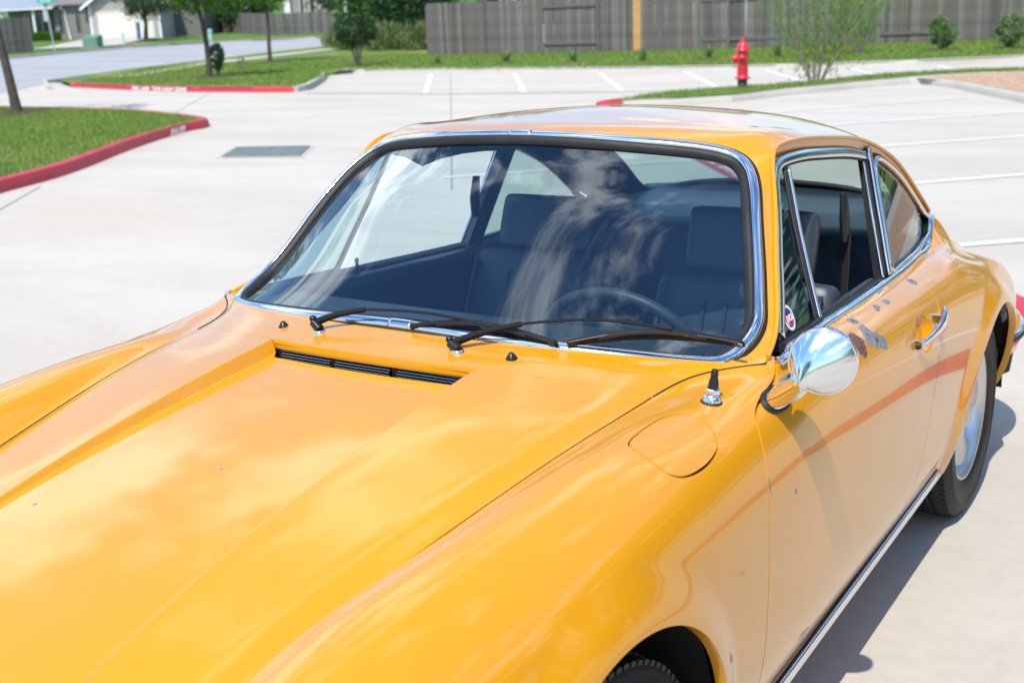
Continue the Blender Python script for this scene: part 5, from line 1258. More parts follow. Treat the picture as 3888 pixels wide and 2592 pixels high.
# dry leaves and grit scattered on the lot near the car
LEAFDRY = simple('dry_leaf', (.22,.12,.06), .8)
for x,y,r in ((1.28,1.55,.022),(-7.2,3.3,.03),(-4.4,2.4,.02)):
    b = MB(); b.add([(x-r,y,.010),(x,y-r*.5,.012),(x+r,y,.008),(x,y+r*.5,.022)],[(0,1,2,3)]); tag(b.build('dry_leaf', LEAFDRY), 'small curled brown dry leaf lying on the concrete %s' % ('to the right of the sill' if x > 0 else ('far left of the car' if x < -6 else 'left of the front fender')), 'leaf')
# ------------------------------------------------------------------ plants
BARK = simple('bark', (.075,.058,.045), .9, bump=(18,.8,.02), var=.35, vscale=7)
BARK_PALE = simple('pale_bark', (.26,.21,.165), .9, bump=(18,.6,.02), var=.3, vscale=6)
MULCH = simple('mulch', (.075,.040,.025), .95, bump=(30,.9,.04), var=.5, vscale=18)
L_LIGHT = leaf_mat('fresh_leaf', [(.035,.095,.008),(.07,.16,.012),(.12,.22,.02),(.17,.21,.025)], .45)
L_DARK = leaf_mat('dark_leaf', [(.015,.045,.014),(.028,.075,.02),(.045,.10,.028)], .25)
L_MID = leaf_mat('mid_leaf', [(.025,.075,.015),(.05,.12,.022),(.085,.16,.03)], .35)
L_GREY = leaf_mat('grey_green_leaf', [(.09,.16,.06),(.14,.23,.08),(.21,.29,.12)], .25)
L_GREY2 = leaf_mat('juniper_leaf', [(.05,.11,.045),(.09,.17,.065),(.14,.22,.09)], .2)
L_OLE = leaf_mat('narrow_leaf', [(.06,.14,.02),(.11,.22,.03),(.17,.29,.045)], .4)
L_TALL = leaf_mat('tall_grass_leaf', [(.07,.13,.035),(.12,.18,.05),(.25,.22,.11)], .3)
PINK = leaf_mat('pink_petal', [(.55,.18,.28),(.75,.35,.45)], .3)
def leafcloud(pts, size, aspect=.5, up=0., jitter=.35):
    """one folded quad per point"""
    n = len(pts); a = rng.normal(size=(n,3)); a[:,2] = a[:,2]*(.6)+up*2; a /= np.linalg.norm(a,axis=1,keepdims=True)
    b_ = np.cross(a, rng.normal(size=(n,3))); b_ /= np.linalg.norm(b_,axis=1,keepdims=True); s = size*rng.uniform(1-jitter,1+jitter,(n,1))
    A = a*s*.5; B = b_*s*.5*aspect; P = np.asarray(pts); return np.stack([P-A, P+B*1.0-A*.1, P+A, P-B-A*.1],1).reshape(-1,3)
def clumps(center, rad, n_cl, n_leaf, cl_r, flat=.85, shell_=.55):
    d = rng.normal(size=(n_cl,3)); d /= np.linalg.norm(d,axis=1,keepdims=True); r = rng.uniform(shell_,1,(n_cl,1))**.7
    C = np.asarray(center)+d*r*np.asarray(rad); cr = cl_r*rng.uniform(.6,1.3,(n_cl,1)); C = np.repeat(C,n_leaf,0); cr = np.repeat(cr,n_leaf,0)
    return C+rng.normal(size=C.shape)*cr*np.array([1,1,flat])*.55
def limb_tree(name, base, h_trunk, r, crown_c, crown_r, mat_leaf, label, cat='tree', group=None, leaf=.07, n_cl=60, n_leaf=60, cl_r=.28, bark=BARK, lean=(0,0), bends=.06, mulch=None, zb=None, limbs=7, aspect=.5):
    z0 = float(gz(*base))+.12 if zb is None else zb; root = empty(name, (base[0],base[1],z0), label, cat, group); H = crown_c[2]
    P = [(lean[0]*f+bends*math.sin(4*f+base[0]), lean[1]*f+bends*math.cos(3*f+base[1])-bends, -.05+(h_trunk+.05)*f) for f in np.linspace(0,1,9)]
    b = MB(); b.tube(P, [r*(1.25-.6*f) if f > .05 else r*1.5 for f in np.linspace(0,1,9)], 12); b.build('trunk', bark, root); top = Vector(P[-1])
    for k in range(limbs):
        a = 2*math.pi*k/limbs+rng.uniform(-.3,.3); e = Vector((crown_c[0]+math.cos(a)*crown_r[0]*.65, crown_c[1]+math.sin(a)*crown_r[1]*.65, crown_c[2]+rng.uniform(-.2,.6)*crown_r[2]))
        s = Vector(P[rng.integers(5,9)]); m_ = (s+e)/2+Vector((0,0,.08*crown_r[2])); b = MB(); b.tube([s,m_,e],[r*.5,r*.3,r*.1],7); b.build('limb', bark, root)
    pts = clumps(crown_c, crown_r, n_cl, n_leaf, cl_r); fast_mesh('crown', leafcloud(pts, leaf, aspect), 4, mat_leaf, root)
    if mulch:
        ring(root, mulch)
    return root
def ring(root, rad, sx=1.3, off=(0,0)):
    V = [(off[0],off[1],.045)]; n = 28
    for f,z in ((.6,.04),(1.,-.02)): V += [(off[0]+rad*sx*f*math.cos(t)*(1+.1*math.sin(3*t)), off[1]+rad*f*math.sin(t)*(1+.1*math.cos(4*t)), z) for t in np.linspace(0,2*math.pi,n,endpoint=False)]
    F = [(0,1+k,1+(k+1)%n) for k in range(n)]+[(1+k,1+n+k,1+n+(k+1)%n,1+(k+1)%n) for k in range(n)]; b = MB(); b.add(V,F,True); b.build('mulch_ring', MULCH, root)
limb_tree('young_tree', (-18.66,12.77), 3.0, .075, (-.75,-.35,3.6), (1.5,1.5,1.15), L_LIGHT, 'young tree with a curved grey trunk on the grass island at far left', leaf=.10, n_cl=50, lean=(-.26,-.13), bends=.03, mulch=.55, cl_r=.3)
limb_tree('young_tree', (-25.41,24.06), 2.5, .075, (.0,.0,3.0), (1.30,1.30,1.25), L_LIGHT, 'young light green tree beside a dark juniper bush behind the red curb', group='young trees on the lawn', leaf=.11, n_cl=90, n_leaf=75, lean=(-.12,-.10), mulch=.75, cl_r=.30)
limb_tree('young_tree', (-32.23,33.81), 2.6, .07, (0,0,3.3), (1.22,1.22,1.35), L_LIGHT, 'young light green tree standing alone in its mulch ring, nearer the street', group='young trees on the lawn', leaf=.12, n_cl=90, n_leaf=70, lean=(-.05,-.05), mulch=.75, cl_r=.30)
limb_tree('oak_tree', (-76.5,66.0), 2.1, .16, (0,0,3.6), (2.3,2.3,1.9), L_DARK, 'dark green round oak tree in front of the white garage house', leaf=.20, n_cl=110, n_leaf=45, cl_r=.5, mulch=.8)
def bush(name, base, w, h, mat_leaf, label, group=None, cat='bush', leaf=.05, n=2600, up=.0, stems=5, zc=.5, mulch=None, aspect=.45, flat=1., rx=None):
    z0 = float(gz(*base))+.12; root = empty(name, (base[0],base[1],z0), label, cat, group)
    for k in range(stems):
        a = 2*math.pi*k/stems+.3; b = MB(); b.tube([(math.cos(a)*.03,math.sin(a)*.03,-.04),(math.cos(a)*w*.12,math.sin(a)*w*.12,h*.3),(math.cos(a)*w*.25,math.sin(a)*w*.25,h*.6)],[.02,.015,.008],7); b.build('stem', BARK_PALE, root)
    pts = clumps((0,0,h*zc), (w*.42,w*.42,h*(1-zc)*.88), 46, n//46, w*.13); pts = pts[pts[:,2] > .02]
    fast_mesh('foliage', leafcloud(pts, leaf, aspect, up), 4, mat_leaf, root)
    if mulch: ring(root, mulch)
    return root
def multi_stem():
    root = empty('shrub_tree', (-24.86,30.09,.12), 'round dark green multi-stemmed shrub tree at the corner of the far stalls', 'shrub')
    for k in range(6):
        a = 2*math.pi*k/6; b = MB(); b.tube([(math.cos(a)*.04,math.sin(a)*.04,-.05),(math.cos(a)*.14,math.sin(a)*.14,.45),(math.cos(a)*.35,math.sin(a)*.35,1.1)],[.035,.026,.012],8); b.build('stem', BARK_PALE, root)
    pts = clumps((0,0,1.15),(.68,.68,.52),80,60,.17); fast_mesh('foliage', leafcloud(pts,.085,.5),4,L_DARK,root); ring(root,.5)
multi_stem()
bush('juniper_bush', (-25.74,24.71), .50, 1.12, L_GREY2, 'upright dusty green juniper bush beside the trunk of the young tree', leaf=.09, n=3400, up=.7, zc=.52, aspect=.22, stems=3)
bush('bare_shrub', (-28.95,28.85), .32, .5, L_GREY, 'tiny sparse twiggy shrub in mulch between the two lawn trees', cat='shrub', leaf=.05, n=240, zc=.55, mulch=.28)
bush('round_bush', (-7.13,34.1), .82, .98, L_GREY, 'rounded grey-green bush in front of the fence, left one at the right edge', group='rounded bushes by the fence', leaf=.07, n=4200, mulch=.5)
bush('round_bush', (-5.38,34.42), .86, .98, L_GREY, 'rounded grey-green bush in front of the fence, at the far right edge', group='rounded bushes by the fence', leaf=.07, n=4200, mulch=.5)
def agave(base, i, lab, sc=1.):
    root = empty('yucca', (base[0],base[1],.12), lab, 'yucca', 'small spiky yuccas along the fence lawn'); V = []
    for k in range(46):
        a = rng.uniform(0,2*math.pi); t = rng.uniform(.15,1.35); l = .46*sc*rng.uniform(.6,1.1); d = Vector((math.cos(a)*math.sin(t*.8),math.sin(a)*math.sin(t*.8),math.cos(t*.8))); s = Vector((-math.sin(a),math.cos(a),0))*.020
        V += [tuple(-s), tuple(s), tuple(d*l*.6+s*.8), tuple(d*l)]
    fast_mesh('spiky_leaves', V, 4, L_GREY, root); ring(root,.24)
for i,(p,l) in enumerate([((-21.87,30.44),'smallest spiky yucca, leftmost of the row before the fence'),((-19.51,30.88),'spiky yucca second from left in front of the fence rails'),((-16.87,30.46),'spiky yucca third from left, right of the golden fence boards'),((-14.33,30.03),'spiky yucca fourth from left before the grey fence'),((-12.87,31.29),'spiky yucca just left of the fire hydrant'),((-10.85,31.39),'spiky yucca in dark mulch just right of the fire hydrant')]): agave(p,i,l,.8 if i == 0 else 1.05)
def oleander(base, h, w, lab, zb, n_st=26, nl=95, fl=12, low=True):
    root = empty('flowering_shrub', (base[0],base[1],zb), lab, 'shrub'); V = []; Fp_ = []
    for k in range(n_st):
        a = rng.uniform(0,2*math.pi); t = rng.uniform(.0,1.)**.7; e = Vector((math.cos(a)*w*.5*t, math.sin(a)*w*.5*t, h*rng.uniform(.75,1.05)*(1-.18*t)))
        s = Vector((math.cos(a)*.12*t,math.sin(a)*.12*t,-.04)); m_ = s.lerp(e,.5)+Vector((-math.cos(a)*.06,-math.sin(a)*.06,.1)); b = MB(); b.tube([s,m_,e],[.010,.007,.003],6); b.build('stem', BARK_PALE, root)
        lo = .02 if (low and k%3 == 0) else .26
        for j in range(nl):
            f = rng.uniform(lo,1.03); p = (s*(1-f)**2+m_*2*f*(1-f)+e*f*f) if f <= 1 else e
            r_ = rng.normal(0,.075*w/1.2+.02,3); c_ = Vector((p.x+r_[0],p.y+r_[1],p.z+r_[2])); d = Vector((rng.normal(0,.5)+math.cos(a)*.35,rng.normal(0,.5)+math.sin(a)*.35,1.)).normalized()*.062; u = Vector((rng.normal(),rng.normal(),0)).normalized()*.009
            V += [tuple(c_-d), tuple(c_+u), tuple(c_+d), tuple(c_-u)]
        if k < fl:
            for j in range(9): q = e+Vector(rng.normal(0,.03,3)); u = Vector(rng.normal(0,.028,3)); v_ = Vector(rng.normal(0,.028,3)); Fp_ += [tuple(q-u),tuple(q+v_),tuple(q+u),tuple(q-v_)]
    fast_mesh('foliage', V, 4, L_OLE, root); fast_mesh('pink_flowers', Fp_, 4, PINK, root); return root
oleander((-6.24,21.12), 2.35, 2.5, 'tall airy flowering shrub with narrow leaves on the grass strip beside the hydrant', .12, 22, 150)
oleander((-9.04,32.76), 2.3, 2.3, 'tall flowering shrub in mulch by the fence, behind the nearer one', .12, 26, 110, 6, False)
# background wood at the left end of the fence
def wood(name, base, r, h, mat, label, leaf=.3, n_cl=90, n_leaf=40, zc=.55, trunk=True, zb=None):
    return limb_tree(name, base, h*.45, .14, (0,0,h*zc), (r,r,h*(1-zc)), mat, label, leaf=leaf, n_cl=n_cl, n_leaf=n_leaf, cl_r=r*.24, limbs=5, zb=zb)
wood('broadleaf_tree', (-38.6,48.5), 2.3, 6.5, L_MID, 'bushy mid-green tree left in the thicket beyond the fence end', .24, 130, 50, .52)
wood('broadleaf_tree', (-34.6,46.4), 2.3, 6.8, L_DARK, 'dark green tree in the thicket right behind the fence end', .24, 130, 50, .50)
wood('broadleaf_tree', (-31.5,50.5), 2.6, 7.5, L_DARK, 'tall dark tree deepest in the thicket behind the fence corner', .26, 120, 45, .5)
wood('broadleaf_tree', (-43.5,58.5), 2.5, 5.8, L_MID, 'mid-green tree behind the thicket near the white pole', .26, 110, 45, .5)
wood('broadleaf_tree', (-76,92), 5.5, 9.5, L_DARK, 'large dark tree behind the far grey fence, right of the distant houses', .5, 150, 45, .52)
wood('broadleaf_tree', (-64,84), 4.0, 7.5, L_MID, 'green tree beside the end of the far grey fence', .45, 120, 45, .5)
wood('broadleaf_tree', (-78.5,79.0), 2.4, 4.2, L_DARK, 'low dark round tree left of the far grey fence', .3, 110, 45, .5)
wood('broadleaf_tree', (-95,92), 5.0, 9.5, L_MID, 'tall green tree behind the garage house', .5, 120, 40, .55)
wood('broadleaf_tree', (-55,95), 5.0, 9.0, L_MID, 'broad tree far behind the thicket', .5, 120, 40, .5)
for i,(x,y,r) in enumerate(((-36.8,44.6,1.5),(-34.0,43.3,1.4),(-39.6,47.0,1.3),(-31.6,43.0,1.2))):
    pts = clumps((0,0,.5),(r,r*.7,.6),40,60,.3); root = empty('tall_grass', (x,y,float(gz(x,y))+.12), ['clump of tall grass and weeds at the foot of the thicket trees','grassy weed clump right by the end of the grey fence','weedy tall grass clump farthest left below the thicket','tan-tinged grass clump tucked behind the fence corner'][i], 'grass clump')
    pts = pts[pts[:,2] > 0]; fast_mesh('grass_leaves', leafcloud(pts,.34,.10,.9),4,L_TALL,root)
# trees on the far side of the lot, behind and beside the camera: they show in the paint
for i,(x,y,r,h) in enumerate(((12.5,0.5,3.0,7.0),(9.5,10.5,3.0,7.5),(10,17,3.4,8.5),(15,-9,3.2,7.0),(5,-24,3.2,6.8),(-7,-22,3.0,6.4),(15,6,3.6,8.4))):
    wood('shade_tree', (x,y), r, h, L_MID, ['shade tree beside the lot, level with the front wheel','shade tree beside the lot, nearest beyond the tail','shade tree beside the lot, second beyond the tail','shade tree diagonally off the front fender','shade tree straight ahead of the nose','shade tree ahead of the right headlight','big shade tree in the second row beside the lot'][i], .38, 110, 36, .52)

for i,(x,y,r,h) in enumerate(((4.5,42,3.8,9.5),(10,38,3.8,9.),(15.5,34,3.9,9.6),(20.5,29,3.8,9.),(25,23,3.8,9.2))):
    wood('lot_edge_tree', (x,y), r, h, L_DARK, ['dark tree at the lot edge, first from the fence end','dark tree at the lot edge, second from the fence end','dark tree at the lot edge, middle of the row','dark tree at the lot edge, fourth from the fence end','dark tree at the lot edge, farthest from the fence'][i], .42, 110, 36, .5)

# ------------------------------------------------------------------ hydrant
def hydrant():
    h = empty('fire_hydrant', (-6.99,19.40,.12), 'red fire hydrant with black lower barrel on the narrow grass strip', 'hydrant', rz=.3)
    HR = simple('hydrant_red', (.55,.012,.02), .28, coat=.5); HB = simple('hydrant_black', (.05,.06,.065), .6, var=.4, vscale=9)
    b = MB(); b.lathe([(.088,-.05),(.088,.10),(.086,.15)],24); b.build('lower_barrel', HB, h)
    b = MB(); b.lathe([(.0,.145),(.132,.145),(.137,.152),(.137,.172),(.128,.178),(.100,.180),(.097,.21),(.097,.60),(.101,.62)],28); b.build('barrel', HR, h)
    b = MB(); b.lathe([(.101,.62),(.118,.625),(.132,.632),(.132,.655),(.118,.660),(.112,.70),(.088,.755),(.058,.792),(.034,.806),(.034,.83),(.0,.834)],28); b.build('bonnet', HR, h)
    b = MB(); b.lathe([(.026,.83),(.024,.868),(.0,.872)],5,smooth=False); b.build('operating_nut', HR, h)
    for k in range(6):
        a = k*math.pi/3; b = MB(); b.lathe([(.013,.176),(.013,.19),(0,.192)],6,Matrix.Translation((.118*math.cos(a),.118*math.sin(a),0))); b.build('flange_bolt', HR, h)
    M_ = Matrix.Translation((0,0,.50)) @ Matrix.Rotation(math.radians(-90),4,'Y') @ Matrix.Rotation(0,4,'Z')
    b = MB(); b.lathe([(.05,.05),(.072,.09),(.078,.12),(.078,.155),(.070,.165),(.055,.172),(.026,.176),(.024,.20),(0,.202)],22,M_); b.build('pumper_cap', HR, h)
    for s in (1,-1):
        M_ = Matrix.Translation((0,0,.52)) @ Matrix.Rotation(math.radians(90)*s,4,'X'); b = MB(); b.lathe([(.04,.06),(.052,.09),(.055,.12),(.055,.145),(.040,.155),(.018,.158),(.017,.176),(0,.178)],20,M_); b.build('hose_cap', HR, h)
    P = [(-.15,.03,.46),(-.165,.03,.38),(-.14,.02,.34),(-.11,.01,.38)]; b = MB(); b.tube(P,.007,6); b.build('cap_chain', HR, h)
hydrant()

# ------------------------------------------------------------------ fences
WOODS = [simple('grey_fence_wood_%s' % n, c, .85, bump=(12,.5,.01), var=.28, vscale=5) for n,c in (('light',(.150,.140,.130)),('mid',(.115,.106,.098)),('dark',(.085,.078,.072)),('brown',(.120,.098,.082)))]
RAILW = simple('fence_rail_wood', (.12,.11,.10), .85, bump=(12,.5,.01), var=.2)
GOLD = simple('new_cedar_board', (.50,.27,.095), .7, bump=(12,.4,.01), var=.2, vscale=6)
def mesh_box(name, a, b_, taper=0):
    m = MB(); m.box(a,b_); me = bpy.data.meshes.new(name); me.from_pydata(m.v,[],m.f); return me
def fence(path, h, label, rails_front=(), gold=(), pw=.14, gap=.0005, top_var=.012, zoff=.12, step=()):
    root = empty('wooden_fence', (path[0][0],path[0][1],0), label, 'fence'); P = np.array(path,float); seg = np.linalg.norm(np.diff(P,axis=0),axis=1); S = np.concatenate([[0],np.cumsum(seg)]); L = S[-1]
    me = {}
    for w_i,w in enumerate(WOODS+[GOLD]):
        m = mesh_box('picket', (-pw/2+.0012,-.009,0),(pw/2-.0012,.009,1)); m.materials.append(w); me[w_i] = m
    n = int(L/(pw+gap)); o0 = np.array([P[0][0],P[0][1]])
    def at_(s): 
        k = min(np.searchsorted(S,s,side='right')-1,len(seg)-1); f = (s-S[k])/seg[k]; p = P[k]+(P[k+1]-P[k])*f; d = (P[k+1]-P[k])/seg[k]; return p,d
    for i in range(min(n,300)):
        s = (i+.5)*(pw+gap); p,d = at_(s); nn = np.array([d[1],-d[0]]); rail = any(a <= s <= b_ for a,b_ in rails_front); g = any(a <= s <= b_ for a,b_ in gold)
        q = p+nn*(-.03 if rail else .03)-o0; hh = h+rng.uniform(-top_var,top_var)+(.0 if not g else .06)+sum(v for a,b_,v in step if a <= s <= b_)
        o = bpy.data.objects.new('picket', me[4] if g else me[int(rng.choice([0,0,1,1,1,2,3]))]); o.location = (q[0],q[1],float(gz(*p))+zoff); o.rotation_euler = (rng.normal(0,.004),rng.normal(0,.006),math.atan2(d[1],d[0])); o.scale = (1,1,hh); link(o, root)
    m = 0
    while m*2.44 < L:
        p,d = at_(min(m*2.44,L-.01)); b = MB(); b.box((-.045,-.045,-.05),(.045,.045,h-.08)); o = b.build('post', RAILW, root); o.location = (p[0]-o0[0],p[1]-o0[1],float(gz(*p))+zoff); o.rotation_euler = (0,0,math.atan2(d[1],d[0]))
        a = m*2.44; e = min(L,a+2.44); pa,_ = at_(a); pb,_ = at_(e-.001); dd = pb-pa; ln = np.linalg.norm(dd); mid_ = (a+e)/2
        if ln > .3:
            rail = any(x0 <= mid_ <= x1 for x0,x1 in rails_front); nn = np.array([dd[1],-dd[0]])/ln
            for z in ((.32,h-.30) if rail else (.32,h-.30)):
                b = MB(); b.box((0,-.02,-.045),(ln,.02,.045)); o = b.build('rail', RAILW, root); q = pa+nn*(.012 if rail else -.012)-o0; za = float(gz(*pa)); o.location = (q[0],q[1],za+zoff+z); o.rotation_euler = (0,0,math.atan2(dd[1],dd[0]))
        m += 1
    return root
fence([(-27.6,37.75),(-23.2,38.15),(-17.85,38.45),(-13.25,39.2),(-6.5,42.3),(-1.5,45.2)], 1.95, 'long weathered grey wooden fence behind the far stalls, with two golden new boards', rails_front=((5.0,7.5),(11.3,14.3),(17.3,19.8),(23.0,25.4)), gold=((8.75,9.05),), top_var=.012)
fence([(-68.7,46.5),(-68.04,49.29)], 2.2, 'short grey wooden fence panel behind the island tree at far left', zoff=.10)
fence([(-84.5,79.5),(-76.5,76.8),(-70.09,74.11),(-66.69,77.2)], 1.75, 'distant grey wooden fence behind the second lawn tree', zoff=.05)

# ------------------------------------------------------------------ houses (local x along the front, y away from the lot)
def siding(name, col, horiz=True, pitch=.2):
    m, t, b = nt(name); k = NB(t); P = k.coord('Object'); s = k.n('ShaderNodeSeparateXYZ'); k.L(P,s.inputs[0]); c = s.outputs[2] if horiz else s.outputs[0]
    f = k.m('FRACT', k.m('DIVIDE', c, pitch)); h = f if horiz else k.ramp(k.m('ABSOLUTE', k.m('SUBTRACT', f, .5)), .38, .42, 0, 1)
    n = k.noise(P, 2.5, 4, .6); k.L(k.mix(k.ramp(n,.3,.7), tuple(v*.93 for v in col), col), b.inputs['Base Color']); b.inputs['Roughness'].default_value = .7
    k.L(k.bump(h, .9, .02), b.inputs['Normal']); return m
GRAYW = siding('pale_grey_boards', (.36,.355,.345), False, .4); OLIVE = siding('olive_grey_siding', (.235,.215,.185)); LIGHTW = siding('light_siding', (.55,.54,.50)); BLUEW = siding('blue_grey_siding', (.20,.24,.30))
TRIM = simple('white_trim', (.75,.75,.72), .5); DOORW = simple('garage_door_cream', (.66,.64,.56), .5); METALROOF = simple('metal_roof', (.30,.33,.37), .35, .4); SHINGLE = simple('grey_shingles', (.17,.155,.15), .9, bump=(9,.6,.03), var=.25, vscale=5)
WINDOWG = simple('window_glass_dark', (.02,.045,.05), .08, 0, .3); DOORD = simple('dark_door', (.05,.052,.065), .4); CREAM = simple('cream_stone', (.55,.50,.40), .8, bump=(9,.4,.02), var=.12); REDBR = simple('red_brown_bench', (.30,.075,.035), .6)
def hbox(name, a, b_, mat, root): b = MB(); b.box(a,b_); return b.build(name, mat, root)
def window(root, x0, x1, z0, z1, y=0., frame=TRIM, mull=0):
    w = hbox('window', (x0,y-.05,z0),(x1,y+.02,z1), frame, root); hbox('pane', (x0+.07,y-.065,z0+.07),(x1-.07,y-.03,z1-.07), WINDOWG, w)
    for i in range(mull): xm = x0+(x1-x0)*(i+1)/(mull+1); hbox('mullion', (xm-.03,y-.075,z0+.05),(xm+.03,y-.055,z1-.05), frame, w)
    return w
def gable(name, x0, x1, y0, y1, ze, za, ov, mat, root, th=.12):
    xm = (x0+x1)/2; sl = (za-ze)/(xm-x0)
    for s,xa in ((1,x0-ov),(-1,x1+ov)):
        zs = ze-ov*sl; V = [(xa,y0-ov,zs),(xm,y0-ov,za),(xm,y1+ov,za),(xa,y1+ov,zs)]; V += [(x,y,z+th) for x,y,z in V]
        b = MB(); b.add(V,[(0,3,2,1),(4,5,6,7),(0,1,5,4),(1,2,6,5),(2,3,7,6),(3,0,4,7)]); b.build(name, mat, root)
        b = MB(); V = [(xa,y0-ov-.03,zs-.10),(xm,y0-ov-.03,za-.10),(xm,y0-ov-.03,za+th+.02),(xa,y0-ov-.03,zs+th+.02)]; V += [(x,y+.03,z) for x,y,z in V]; b.add(V,[(0,1,2,3)[::-1],(4,5,6,7),(0,1,5,4),(2,3,7,6),(3,0,4,7),(1,2,6,5)]); b.build('bargeboard', TRIM, root)
def garage_house():
    z = float(gz(-82,68.6))+.0; r = empty('garage_house', (-84.61,67.14,z), 'pale grey gabled house with a wide cream garage door', 'house', rz=math.radians(29))
    hbox('wall', (0,0,-.3),(6.0,9,2.95), GRAYW, r); b = MB(); b.add([(0,0,2.95),(6,0,2.95),(3,0,4.95),(0,.2,2.95),(6,.2,2.95),(3,.2,4.95)],[(0,1,2),(5,4,3)]); b.build('gable_wall', GRAYW, r)
    gable('roof', 0, 6, 0, 9, 2.95, 4.95, .55, SHINGLE, r)
    g = hbox('garage_door', (.68,-.04,0),(5.42,.03,2.15), DOORW, r)
    for k in range(4):
        for j in range(4): hbox('door_panel', (.80+1.17*j,-.055,.09+.53*k),(1.82+1.17*j,-.04,.50+.53*k), DOORW, g)
    hbox('door_surround', (.50,-.02,2.15),(5.60,.03,2.42), CREAM, r)
    for x in (-.02,5.86): hbox('corner_board', (x,-.03,0),(x+.16,.05,2.95), TRIM, r)
    for k in range(15): hbox('batten', (.40*k+.10,-.02,2.42),(.40*k+.15,.01,2.9), GRAYW, r)
    window(r, 2.85, 3.2, 3.55, 4.15); b = MB(); b.lathe([(.0,-.06),(.10,-.08),(.11,-.16),(.0,-.2)],14,Matrix.Translation((3.02,-.05,3.45))); b.build('wall_lamp', TRIM, r)
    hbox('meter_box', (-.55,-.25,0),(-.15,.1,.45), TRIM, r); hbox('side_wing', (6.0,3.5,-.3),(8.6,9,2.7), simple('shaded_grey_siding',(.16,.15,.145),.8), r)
garage_house()
def porch_house():
    z = float(gz(-90,67))-.05; r = empty('porch_house', (-94.4,65.0,z), 'olive grey single-storey house with a metal porch roof behind the street sign', 'house', rz=math.radians(22))
    hbox('wall', (0,2.0,-.4),(9.6,10,3.0), OLIVE, r); hbox('front_wing', (5.6,0,-.4),(9.4,2.1,2.95), OLIVE, r)
    b = MB(); V = [(-1,-.9,2.75),(6.2,-.9,2.75),(6.2,4.2,4.6),(-1,4.2,4.6)]; V += [(x,y,q+.1) for x,y,q in V]; b.add(V,[(0,3,2,1),(4,5,6,7),(0,1,5,4),(1,2,6,5),(3,0,4,7)]); b.build('porch_roof', METALROOF, r)
    for k in range(14): hbox('roof_seam', (-.8+.5*k,-.88,2.86),(-.77+.5*k,-.86,2.90), METALROOF, r)
    b = MB(); V = [(5.2,-.5,2.9),(10.2,-.5,2.9),(10.2,5,5.0),(5.2,5,5.0)]; V += [(x,y,q+.1) for x,y,q in V]; b.add(V,[(0,3,2,1),(4,5,6,7),(0,1,5,4),(1,2,6,5),(3,0,4,7)]); b.build('main_roof', SHINGLE, r)
    hbox('gutter', (-1,-1.0,2.68),(6.1,-.86,2.80), TRIM, r); hbox('front_door', (4.25,1.93,0),(5.2,2.0,2.35), DOORD, r)
    window(r,1.6,2.3,.5,2.4,1.97); window(r,2.6,3.9,.5,2.4,1.97,mull=1); window(r,6.0,6.45,.7,2.45,-.02,OLIVE); window(r,7.6,8.0,.7,2.45,-.02,OLIVE); window(r,8.5,8.9,1.5,2.4,-.02,OLIVE)
    b = MB(); b.tube([(6.55,-.45,2.75),(6.7,-.12,2.5),(6.9,-.1,.35),(7.15,-.35,.08)],.06,8); b.build('downspout', TRIM, r)
    for x in (1.0,4.0): hbox('porch_post', (x,-.7,-.2),(x+.16,-.54,2.72), TRIM, r)
porch_house()
def column_house():
    x,y = -91.3,82.3; r = empty('column_house', (x,y,float(gz(x,y))-.1), 'small house with cream stone columns and a red-brown porch, half hidden by trees', 'house', rz=math.radians(30))
    hbox('wall', (-1,1.2,-.3),(5,8,3.4), OLIVE, r); hbox('roof', (-1.5,.2,3.3),(5.4,8.4,3.55), SHINGLE, r)
    for xx in (.0,1.6,3.3): hbox('column', (xx,-.1,-.3),(xx+.55,.5,2.5 if xx < 3 else 2.3), CREAM, r)
    hbox('front_door', (1.9,1.12,0),(2.9,1.2,2.2), REDBR, r); hbox('porch_bench', (2.3,.3,.1),(3.2,.8,1.1), REDBR, r)
column_house()
def far_house():
    x,y = -100.5,108.6; r = empty('far_house', (x,y,float(gz(x,y))-.6), 'distant grey house with a white column between two trees', 'house', rz=math.radians(40))
    hbox('wall', (0,0,-.5),(4.6,6,5.0), simple('taupe_siding',(.30,.27,.24),.8), r); hbox('column', (-.6,-.4,-.3),(.1,.2,5.3), TRIM, r); window(r,1.2,1.7,1.2,4.2); window(r,2.3,3.0,1.2,4.2)
    b = MB(); V = [(-1,-.8,4.9),(5.4,-.8,4.9),(2.2,-.8,7.6),(-1,6.6,4.9),(5.4,6.6,4.9),(2.2,6.6,7.6)]; b.add(V,[(0,1,2),(0,2,5,3),(1,4,5,2),(3,5,4)]); b.build('roof', SHINGLE, r)
    x,y = -106.2,103.2; r = empty('blue_house', (x,y,float(gz(x,y))-.6), 'distant blue-grey house wall rising above the far fence', 'house', rz=math.radians(40)); hbox('wall', (0,0,-.5),(3.6,5,6.2), BLUEW, r); hbox('roof', (-.4,-.4,6.2),(4,5.4,6.5), SHINGLE, r)
far_house()
def fence_house():
    r = empty('siding_house', (-31.6,48.6,.1), 'light siding house whose wall shows above the long grey fence', 'house', rz=math.atan2(2.28,8.15))
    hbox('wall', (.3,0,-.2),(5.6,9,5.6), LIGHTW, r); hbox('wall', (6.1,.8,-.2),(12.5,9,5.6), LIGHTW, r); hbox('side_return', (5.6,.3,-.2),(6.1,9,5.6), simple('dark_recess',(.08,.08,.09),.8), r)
    window(r,1.9,3.4,.9,2.9,-.0); hbox('roof', (-.4,-.6,5.6),(13,9.6,5.8), SHINGLE, r); hbox('corner_board', (.24,-.03,-.2),(.42,.05,5.6), TRIM, r)
fence_house()
